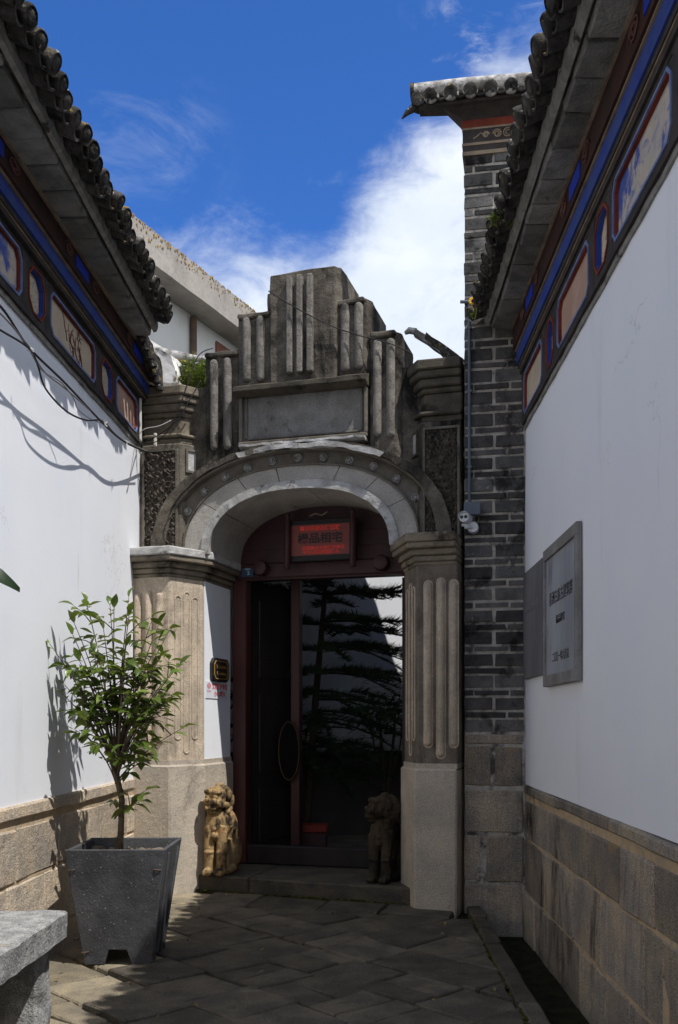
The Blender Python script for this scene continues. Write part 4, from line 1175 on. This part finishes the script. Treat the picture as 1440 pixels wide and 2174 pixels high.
B().box(-.1, .62, .0, .35, -.45, -.10).rough(.02, 6, maxlen=.15).build('roof_fill', 'tile', RT)


def weed(name, label, loc, n, spread, hgt, m, seed, cat='weed', leafL=.035):
    t_ = thing(name, label, cat, loc); r = random.Random(seed); b = B(); s_ = B()
    for q in range(n):
        a = r.uniform(0, 2 * math.pi); rr_ = spread * math.sqrt(r.random()); h_ = hgt * r.uniform(.45, 1) * (1 - .4 * rr_ / spread)
        base = Vector((math.cos(a) * rr_ * .5, math.sin(a) * rr_ * .5, 0)); tip = Vector((math.cos(a) * rr_, math.sin(a) * rr_, h_))
        s_.tube([base, (base + tip) / 2, tip], .002, 4)
        for w in range(9):
            p = base.lerp(tip, r.uniform(.35, 1)); d = Vector((r.uniform(-1, 1), r.uniform(-1, 1), r.uniform(.0, 1)))
            lf = leaf_mesh(r.randint(0, 99), leafL, leafL * .4); lf.bm.transform(leaf_on(p, d, r)); me = lf.mesh('l', None); b.bm.from_mesh(me); bpy.data.meshes.remove(me)
    s_.build('stalks', 'fern', t_); b.build('foliage', m, t_, kind='stuff')
    return t_


weed('weed_clump', 'yellow green weed clump growing on the left gate pier', gate_world(.49, -.12, 4.39), 90, .21, .40, 'fern', 2)
weed('eave_weed', 'dark green fern hanging at the right eave below the pier cap', (.90, 6.02, 4.66), 26, .10, .09, 'leaf', 6, leafL=.04)
FLW = weed('eave_flower', 'yellow flower growing from the right eave beside the conduit', (.86, 7.22, 4.58), 5, .04, .10, 'fern', 9, 'flower', .02)
b = B()
for q in range(8):
    a = q * math.pi / 4; b.ball((.02 * math.cos(a) - .02, -.01, .13 + .02 * math.sin(a)), (.012, .006, .012), 6, 4)
b.build('petals', 'flower', FLW)

# broken upturned roof tail to the right of the parapet
TL = thing('roof_tail', 'broken upturned roof tail of stacked tiles rising beside the brick pier', 'roof tail', gate_world(2.80, -.40, 4.38), GR)
rr = random.Random(12)
pts = [(-.42, .46), (-.25, .33), (-.10, .20), (.08, .08)]
for i, (dx, dz, L, w) in enumerate(((0, 0, 1, .05), (.10, -.055, .85, .06), (.16, -.12, .72, .07), (.24, -.19, .55, .08))):
    P = [(x + dx, rr.uniform(-.01, .01), zz + dz) for x, zz in pts][0:4]
    b = B()
    rg = []
    for (x, yv, zz) in P: rg.append([(x, yv - w, zz - .02), (x, yv + w, zz - .02), (x + .02, yv + w, zz + .025), (x + .02, yv - w, zz + .025)])
    b.loft(rg); b.rough(.012, 12, 2, i); b.build('tile_course', 'tile_white' if i == 0 else 'tile', TL)
B().tube([(-.40, 0, .47), (-.46, 0, .485), (-.50, 0, .465)], [.03, .03, .015], 8).build('tail_tip', 'tile_white', TL)
b = B(); b.extr_y([(-.18, -.02), (.2, -.02), (.2, .12), (.05, .10), (-.08, .16), (-.2, .1)], -.10, .12); b.rough(.02, 9, maxlen=.07); b.build('tail_base', 'tile', TL)

# ------------------------------------------------------------------ services on the pier
PF = lambda x, o, z: BP.matrix_world @ Vector((x, -o, z))
bpy.context.view_layer.update()
CD = thing('conduit', 'thin grey blue conduit running down the brick pier', 'conduit', PF(-.43, .02, 3.20), rad(-10))
B().tube([(0, 0, 0), (0, 0, 1.60)], .012, 8).build('pipe', 'conduit', CD)
B().tube([(-.07, 0, 1.62), (.0, -.01, 1.61), (.12, 0, 1.63)], .014, 8).build('elbow_pipe', 'conduit', CD)
for zz in (.3, .9, 1.4): B().box(-.02, .02, -.014, .02, zz, zz + .015).build('clip', 'conduit', CD)
JB = thing('junction_box', 'grey blue junction box at the foot of the conduit', 'junction box', PF(-.405, .045, 3.13), rad(-10))
B().box(-.062, .062, -.03, .05, -.01, .085).bevel(.006).build('box_body', 'conduit', JB)
B().box(-.064, .064, -.036, -.031, -.012, .087).bevel(.003).build('cover', 'conduit', JB)
C1 = thing('security_camera', 'white twin lens security camera aimed at the alley under the junction box', 'camera', PF(-.455, .10, 3.085), rad(-22), 'security cameras on the brick pier')
smooth_by_angle(B().lathe([(.036, -.05), (.040, -.045), (.040, .06), (.034, .07)], 20, axis='y').build('camera_body', 'camwhite', C1))
for x in (-.017, .016): B().lathe([(.004, -.056), (.012, -.055), (.014, -.049)], 14, (x, 0, .002), 'y').build('lens', 'black', C1)
b = B(); b.extr_y([(.044 * math.cos(a), .044 * math.sin(a)) for a in [math.pi * q / 10 for q in range(11)]] + [(.041 * math.cos(a), .041 * math.sin(a)) for a in [math.pi * q / 10 for q in range(10, -1, -1)]], -.065, .05); b.build('sunshield', 'camwhite', C1)
B().tube([(0, .05, .0), (.02, .10, .03), (.03, .12, .04)], .012, 8).build('bracket', 'camwhite', C1)
B().tube([(.03, .10, .02), (.075, .10, .04), (.085, .09, .0), (.06, .09, -.04), (.03, .09, -.03)], .003, 6).build('camera_cable', 'cablegrey', C1)
C2 = thing('security_camera', 'white round security camera turned left, lower of the two', 'camera', PF(-.40, .055, 3.02), rad(-10), 'security cameras on the brick pier')
smooth_by_angle(B().lathe([(.030, -.018), (.040, -.022), (.044, -.012), (.044, .05)], 22, axis='y').build('camera_base', 'camwhite', C2))
B().lathe([(.004, -.012), (.031, -.014), (.031, .0)], 20, axis='y').build('recess', 'conduit', C2)
B().tube([(0, -.02, 0), (-.035, -.05, -.006), (-.06, -.06, -.01)], [.008, .010, .012], 8).build('camera_arm', 'camwhite', C2)
B().lathe([(.004, -.03), (.012, -.028), (.012, .02)], 12, (-.055, -.05, .012), 'x').build('lens', 'camwhite', C2)

# white pipe at the end of the left wall
WP = thing('white_pipe', 'slim white pipe at the end of the left frieze', 'pipe', gate_world(.12, .24, 3.90), GR)
B().tube([(0, 0, 0), (0, 0, .48), (.01, -.01, .52), (.05, .02, .53), (.08, .10, .51)], .013, 8).build('pipe', 'whitepipe', WP)
B().tube([(.13, .02, -.05), (.13, .02, .06)], .016, 8).build('pipe_stub', 'whitepipe', WP)

# ------------------------------------------------------------------ cables
def lw(px, py, o):
    """place on the sheet parallel to the left wall, o metres off it, seen at photograph pixel (px, py)"""
    d = (2.131 - o) / (.0225 - (px - 770) / 2000)
    return at(px, py, d)


def cable(name, label, pts, r, m):
    P = [Vector(p) for p in pts]
    # Catmull-Rom
    out_ = []
    for i in range(len(P) - 1):
        p0, p1, p2, p3 = P[max(i - 1, 0)], P[i], P[i + 1], P[min(i + 2, len(P) - 1)]
        for q in range(6):
            t = q / 6
            out_.append(.5 * ((2 * p1) + (p2 - p0) * t + (2 * p0 - 5 * p1 + 4 * p2 - p3) * t * t + (3 * p1 - p0 - 3 * p2 + p3) * t ** 3))
    out_.append(P[-1])
    c = out_[0].copy()
    b = B(); b.tube([p - c for p in out_], r, 6)
    return b.build(name, m, None, True, loc=c, label=label, cat='cable', group='cables strung along the left wall')


OC = .14
cable('cable', 'thick black cable strung straight under the left frieze', [lw(-260, 470, OC), lw(-60, 600, OC), (lw(5, 655, OC)), lw(62, 738, OC), lw(140, 815, OC), lw(222, 902, OC), lw(268, 940, OC), lw(318, 962, .08)], .0075, 'cable')
cable('cable', 'grey cable twisted beside the thick black one', [lw(-260, 480, OC + .01), lw(-50, 625, OC + .01), lw(15, 680, OC + .02), lw(64, 742, OC), lw(95, 790, OC), lw(145, 830, OC), lw(222, 899, OC), lw(262, 935, OC), lw(312, 958, .12)], .005, 'cablegrey')
cable('cable', 'black cable sagging lowest below the others', [lw(-200, 570, OC), lw(-20, 688, OC), lw(60, 738, OC), lw(80, 775, OC), lw(97, 825, OC), (lw(140, 872, OC)), lw(182, 892, OC), lw(216, 893, OC), lw(240, 917, OC)], .006, 'cable')
cable('cable', 'thin grey cable looping between the two ties', [lw(62, 741, OC), lw(88, 785, OC), lw(130, 812, OC), lw(156, 845, OC + .02), lw(165, 868, OC + .02), lw(190, 888, OC), lw(220, 900, OC)], .0035, 'cablegrey')
cable('cable', 'loose black cable drooping from the left wall end to the gate pier', [lw(300, 958, .15), gate_world(.12, .25, 3.86), gate_world(.2, .26, 3.89), gate_world(.33, .25, 3.95), gate_world(.47, .22, 4.07), gate_world(.55, .16, 4.25), gate_world(.62, .10, 4.42)], .005, 'cable')
cable('cable', 'loose pale cable curling over the left gate pier', [lw(300, 962, .14), gate_world(.08, .26, 3.86), gate_world(.16, .27, 3.98), gate_world(.30, .25, 4.01), gate_world(.40, .22, 4.06)], .0035, 'tie')
cable('cable', 'second loose black cable over the cornice of the left pier', [gate_world(.10, .26, 3.87), gate_world(.28, .25, 3.88), gate_world(.42, .24, 4.02), gate_world(.52, .2, 4.30), gate_world(.60, .12, 4.62), gate_world(.72, .07, 4.70)], .004, 'cable')
cable('cable', 'black cable slung across the stepped parapet', [gate_world(1.25, .13, 5.10), gate_world(1.45, .175, 4.95), gate_world(1.75, .15, 4.77), gate_world(2.0, .13, 4.66), gate_world(2.3, .10, 4.56), gate_world(2.45, .0, 4.50)], .005, 'cable')
for i, (px, py_) in enumerate(((63, 739), (221, 901), (268, 941))):
    c = lw(px, py_, OC); b = B()
    for q in range(7): b.tube([(0, 0, 0), (R.uniform(-.025, .025), R.uniform(-.025, .025), R.uniform(-.02, .03))], .004, 5)
    b.build('cable_tie', 'tie', None, loc=c, label=('white tie on the cables nearest the picture edge', 'white tie in the middle of the cables on the left wall', 'white tie on the cables near the gate end')[i], cat='cable tie', group='white ties on the cables')

# ------------------------------------------------------------------ tablets on the right wall
def tablet(root, y0, y1, z0, z1, fr, o, face_m, frame_m):
    if fr:
        B().box(-o, 0, y0, y1, z0, z1).build('backing', frame_m, root)
        for a, c, p, q in ((y0, y1, z1 - fr, z1), (y0, y1, z0, z0 + fr), (y0, y0 + fr * .6, z0 + fr, z1 - fr), (y1 - fr * .6, y1, z0 + fr, z1 - fr)):
            B().box(-o - .022, -o + .002, a, c, p, q).bevel(.004).build('frame_bar', frame_m, root)
        B().box(-o - .006, -o + .001, y0 + fr * .6 + .001, y1 - fr * .6 - .001, z0 + fr + .001, z1 - fr - .001).build('marble_face', face_m, root)
    else:
        B().box(-o, 0, y0, y1, z0, z1).bevel(.004).build('stone_face', face_m, root)


WM = Matrix.Rotation(rad(-90), 4, 'Z') @ RX
T1 = thing('marble_tablet', 'framed grey marble tablet with black inscription on the right wall', 'tablet', (1.272, 5.97, 1.78))
tablet(T1, -.50, .50, -.05, .88, .075, .012, 'marble', 'tabframe')
text_mesh('喜洲白族古建筑群', .095, 'ink', 'inscription', T1, Matrix.Translation((-.0195, .0, .52)) @ WM, .0005, .70)
text_mesh('楊品相宅', .06, 'ink', 'inscription', T1, Matrix.Translation((-.0195, .0, .37)) @ WM, .001, .26)
text_mesh('二〇〇一年六月立', .07, 'ink', 'inscription', T1, Matrix.Translation((-.0195, .0, .13)) @ WM, .001, .50)
T2 = thing('stone_tablet', 'dark grey stone tablet with worn carving between the framed tablet and the brick pier', 'tablet', (1.272, 6.98, 1.82))
tablet(T2, -.40, .36, 0, .82, 0, .020, 'tabstone', None)
M['faint'] = mat('worn_carving', (.24, .24, .24), None, rough=.9, bump=0)
text_mesh('喜洲白族民居', .075, 'faint', 'carving', T2, Matrix.Translation((-.022, .0, .52)) @ WM, .0005, .55)

# ------------------------------------------------------------------ planter with camellia
PT = thing('planter', 'tapered dark slate planter holding the small tree', 'planter', (-1.505, 5.99, .0), rad(1))
def slab_panel(name, top, bot, par, notch=True):
    """one slate side: list of outer corners, thickness inwards handled by the caller"""
    pass
ht, hb, H_, th = .302, .205, .72, .026
for q in range(4):
    M4 = Matrix.Rotation(q * math.pi / 2, 4, 'Z')
    b = B()
    pts = [(-hb, 0), (-.085, 0), (-.055, .095), (.055, .095), (.085, 0), (hb, 0), (ht, H_), (-ht, H_)]
    if q % 2: # side panels sit between the front and back ones
        k_ = th * 1.25
        pts = [(-hb + k_, 0), (-.085, 0), (-.055, .095), (.055, .095), (.085, 0), (hb - k_, 0), (ht - k_, H_ - .004), (-ht + k_, H_ - .004)]
    def pos(x, z, inn):
        yy = -(hb + (ht - hb) * z / H_) + inn
        return M4 @ Vector((x, yy, z))
    b.loft([[pos(x, z_, 0) for x, z_ in pts], [pos(x, z_, th) for x, z_ in pts]])
    b.bevel(.004, ang=50)
    b.build('slate_panel', 'slate_pot', PT)
    if q in (0,):
        for x, z_, sg in ((-.235, .60, -1), (.235, .60, 1), (-.175, .085, -1), (.175, .085, 1)):
            p = pos(x, z_, -.003); e = pos(x + sg * .045, z_ - .005, -.003)
            B().tube([p, p.lerp(e, .5) + Vector((0, -.006, 0)), e], .0035, 6).build('wire_tie', 'brownpipe', PT)
    if q == 1:
        for k_ in (-.06, .06):
            P = [pos(k_ * 1.0 + (k_ * .9), .06, -.004), pos(k_ * 2.6, .68, -.004)]
            B().tube(P, .012, 6).build('side_rib', 'slate_pot', PT)
B().box(-.255, .255, -.255, .255, .58, .645).rough(.012, 9, maxlen=.07).build('earth', 'earth', PT)
pb = thing('pebble_heap', 'brown pebbles heaped on the earth of the planter', 'pebbles', (-1.505, 5.99, .655))
rr = random.Random(2)
for q in range(22):
    r0 = rr.uniform(.018, .042)
    p = (rr.uniform(-.235, .235), rr.uniform(-.235, .235), r0 * .15)
    b = B(); b.ball((0, 0, 0), (r0 * rr.uniform(.8, 1.3), r0, r0 * .75), 8, 6); b.rough(.008, 20, 0, q)
    smooth_by_angle(b.build('pebble', 'pebble', pb, loc=p, rot=(0, 0, rr.uniform(0, 3))), 60)

TR = thing('camellia_tree', 'small camellia tree with glossy leaves growing in the slate planter', 'tree', (-1.555, 6.02, .655))
rr = random.Random(41)
tr = B(); tr.tube([(0, 0, -.04), (.012, 0, .15), (.018, .0, .34), (-.012, 0, .47), (-.03, .0, .56)], [.023, .019, .018, .019, .018], 10)
tr.rough(.003, 25).build('trunk', 'bark', TR, True)
leaf_ms = [leaf_mesh(i, rr.uniform(.074, .100), rr.uniform(.040, .052)).mesh('leaf', 'leaf', True) for i in range(6)]
leaves = []
stems = B(); twigs = B()
targets = []
tops = [(-.25, 1.62), (-.10, 1.60), (.03, 1.65), (.17, 1.52), (.27, 1.35), (.36, 1.12), (-.37, 1.18), (-.42, 1.33), (-.22, 1.22), (.10, 1.30), (.22, 1.05), (.38, .80), (-.26, .74), (.20, .60), (.0, 1.15), (.30, 1.24), (-.08, 1.42), (.12, 1.50), (.17, .34)]
tops += [(.40, 1.2), (-.40, 1.08), (.33, .95), (-.33, 1.0), (.12, .75), (-.15, .85), (.30, 1.38), (-.25, 1.38), (.0, 1.55), (.2, 1.2), (-.2, 1.12), (-.32, 1.48), (.24, 1.46), (.30, 1.02), (-.16, 1.3)]
for i, (tx, tz) in enumerate(tops):
    ty_ = rr.uniform(-.24, .20); z0 = .50 if tz > .9 else (.44 if tz > .5 else .22)
    st = Vector((-.02 + rr.uniform(-.015, .015), 0, z0)); tip = Vector((tx, ty_, tz))
    mid = st.lerp(tip, .45) + Vector((-.15 * (tx - st.x), 0, .10 * (tz - z0)))
    P = [st * (1 - t) ** 2 + mid * 2 * t * (1 - t) + tip * t * t for t in [k / 7 for k in range(8)]]
    stems.tube(P, [.010 * (1 - .8 * k / 7) if i < 12 and tz > .9 else .006 * (1 - .6 * k / 7) for k in range(8)], 6)
    nl = 0
    def leaf_row(P, t0, n):
        for q in range(n):
            t = t0 + (1 - t0) * (q + .5) / n; f = t * (len(P) - 1); a = min(int(f), len(P) - 2); p = P[a].lerp(P[a + 1], f - a); d = (P[a + 1] - P[a]).normalized()
            az = q * 2.4 + rr.uniform(-.5, .5); sd = Vector((math.cos(az), math.sin(az), 0)); 
            dr = (d * .45 + sd + Vector((0, 0, rr.uniform(-.55, .30)))).normalized()
            leaves.append(leaf_on(p + dr * .012, dr, rr))
        leaves.append(leaf_on(P[-1], (P[-1] - P[-2]) + Vector((rr.uniform(-.02, .02), 0, 0)), rr))
    leaf_row(P, .42, 7 if tz > .5 else 5)
    for q in range(3):
        t = rr.uniform(.42, .95); a = int(t * 7); p = P[a]; az = rr.uniform(0, 2 * math.pi)
        e = p + Vector((math.cos(az) * .15, math.sin(az) * .12, rr.uniform(.0, .14))); Q = [p, p.lerp(e, .5) + Vector((0, 0, .015)), e]
        twigs.tube(Q, [.004, .003, .002], 5); leaf_row(Q, .25, 4)
stems.build('branches', 'bark', TR, True); twigs.build('twigs', 'twig', TR, True, kind='stuff')
extra = B()
for i, m in enumerate(leaves):
    if i < 300:
        o = link('leaf', leaf_ms[i % 6], TR); o.matrix_local = m
    else:
        bb = leaf_mesh(i, .092, .046); bb.bm.transform(m); me = bb.mesh('l', None); extra.bm.from_mesh(me); bpy.data.meshes.remove(me)
if len(leaves) > 300: extra.build('leaf_mass', 'leaf', TR, True, kind='stuff')
print('leaves', len(leaves))

# ------------------------------------------------------------------ granite bench
BN = thing('stone_bench', 'rough grey granite bench against the left wall', 'bench', (-1.76, 3.9, 0))
b = B(); b.box(-.27, .32, -1.3, .70, .437, .573); b.bevel(.010); b.rough(.007, 9, maxlen=.05); b.build('seat_slab', 'bench', BN)
for y0 in (.46, -1.0):
    b = B(); b.box(-.25, .26, y0, y0 + .20, -.03, .436); b.bevel(.015); b.rough(.02, 8, maxlen=.05, seed=int(y0 * 10)); b.build('leg', 'bench', BN)

# ------------------------------------------------------------------ plant at the left edge
FP = thing('potted_plant', 'plant with long drooping leaves reaching in at the left edge', 'plant', (-1.42, 3.05, 0))
B().lathe([(.12, 0), (.15, .02), (.19, .30), (.20, .32), (.17, .32), (.15, .28), (.01, .28)], 20).build('pot', 'slate_pot', FP)
B().tube([(0, 0, .25), (.02, .05, .9), (.03, .12, 1.6), (.06, .2, 2.1)], [.02, .016, .012, .006], 7).build('stem', 'twig', FP)
rr = random.Random(6)
for i, (p, d, nrm, L) in enumerate((((.03, .14, 2.05), (1, .1, -.22), (.1, -.6, .8), .22), ((.0, .14, 1.985), (.8, .0, -.62), (.5, -.8, .3), .23), ((.05, .2, 2.08), (-.3, -.5, .5), (0, 0, 1), .22), ((.04, .12, 1.75), (-.6, .2, .1), (0, 0, 1), .22), ((.04, .12, 1.7), (.1, -.7, .1), (0, 0, 1), .22), ((.03, .1, 1.5), (-.4, -.4, .1), (0, 0, 1), .22))):
    lf = leaf_mesh(300 + i, L, L * .34).mesh('leaf', 'leafdark', True); o = link('leaf', lf, FP)
    d = Vector(d).normalized(); x = d.cross(Vector(nrm)).normalized(); z = x.cross(d)
    m = Matrix((x, d, z)).transposed().to_4x4(); m.translation = p; o.matrix_local = m

# a few fallen leaves and bits on the paving
b = B(); rr = random.Random(77)
for q in range(46):
    x, y = (rr.uniform(-1.95, -.9), rr.uniform(4.2, 8.0)) if q < 30 else (rr.uniform(-.9, .75), rr.uniform(4.0, 7.2))
    lf = leaf_mesh(500 + q, rr.uniform(.02, .055), rr.uniform(.012, .024)); a = rr.uniform(0, 6.3)
    lf.bm.transform(Matrix.Translation((x, y, rise(y) + .016)) @ Matrix.Rotation(a, 4, 'Z') @ Matrix.Rotation(rr.uniform(-.2, .2), 4, 'Y'))
    me = lf.mesh('l', None); b.bm.from_mesh(me); bpy.data.meshes.remove(me)
M['dryleaf'] = mat('dry_leaf', (.16, .10, .04), (.24, .17, .06), 9, .8, 0)
b.build('fallen_leaves', 'dryleaf', kind='stuff')
b = B()
for q in range(220):
    u = rr.uniform(.4, 2.5); c = gate_world(u, .075 + .085 * (u - .46) / 1.0 * .9 + rr.uniform(.0, .02), rise(8) + rr.uniform(-.01, .012))
    b.ball(c, (rr.uniform(.006, .02), rr.uniform(.006, .016), rr.uniform(.004, .01)), 6, 4)
for q in range(160):
    y = rr.uniform(3.8, 7.3); b.ball((.82 + rr.uniform(-.012, .01), y, rise(y) + rr.uniform(-.008, .008)), (rr.uniform(.006, .014), rr.uniform(.008, .03), .006), 6, 4)
b.build('ground_moss', 'moss', kind='stuff')
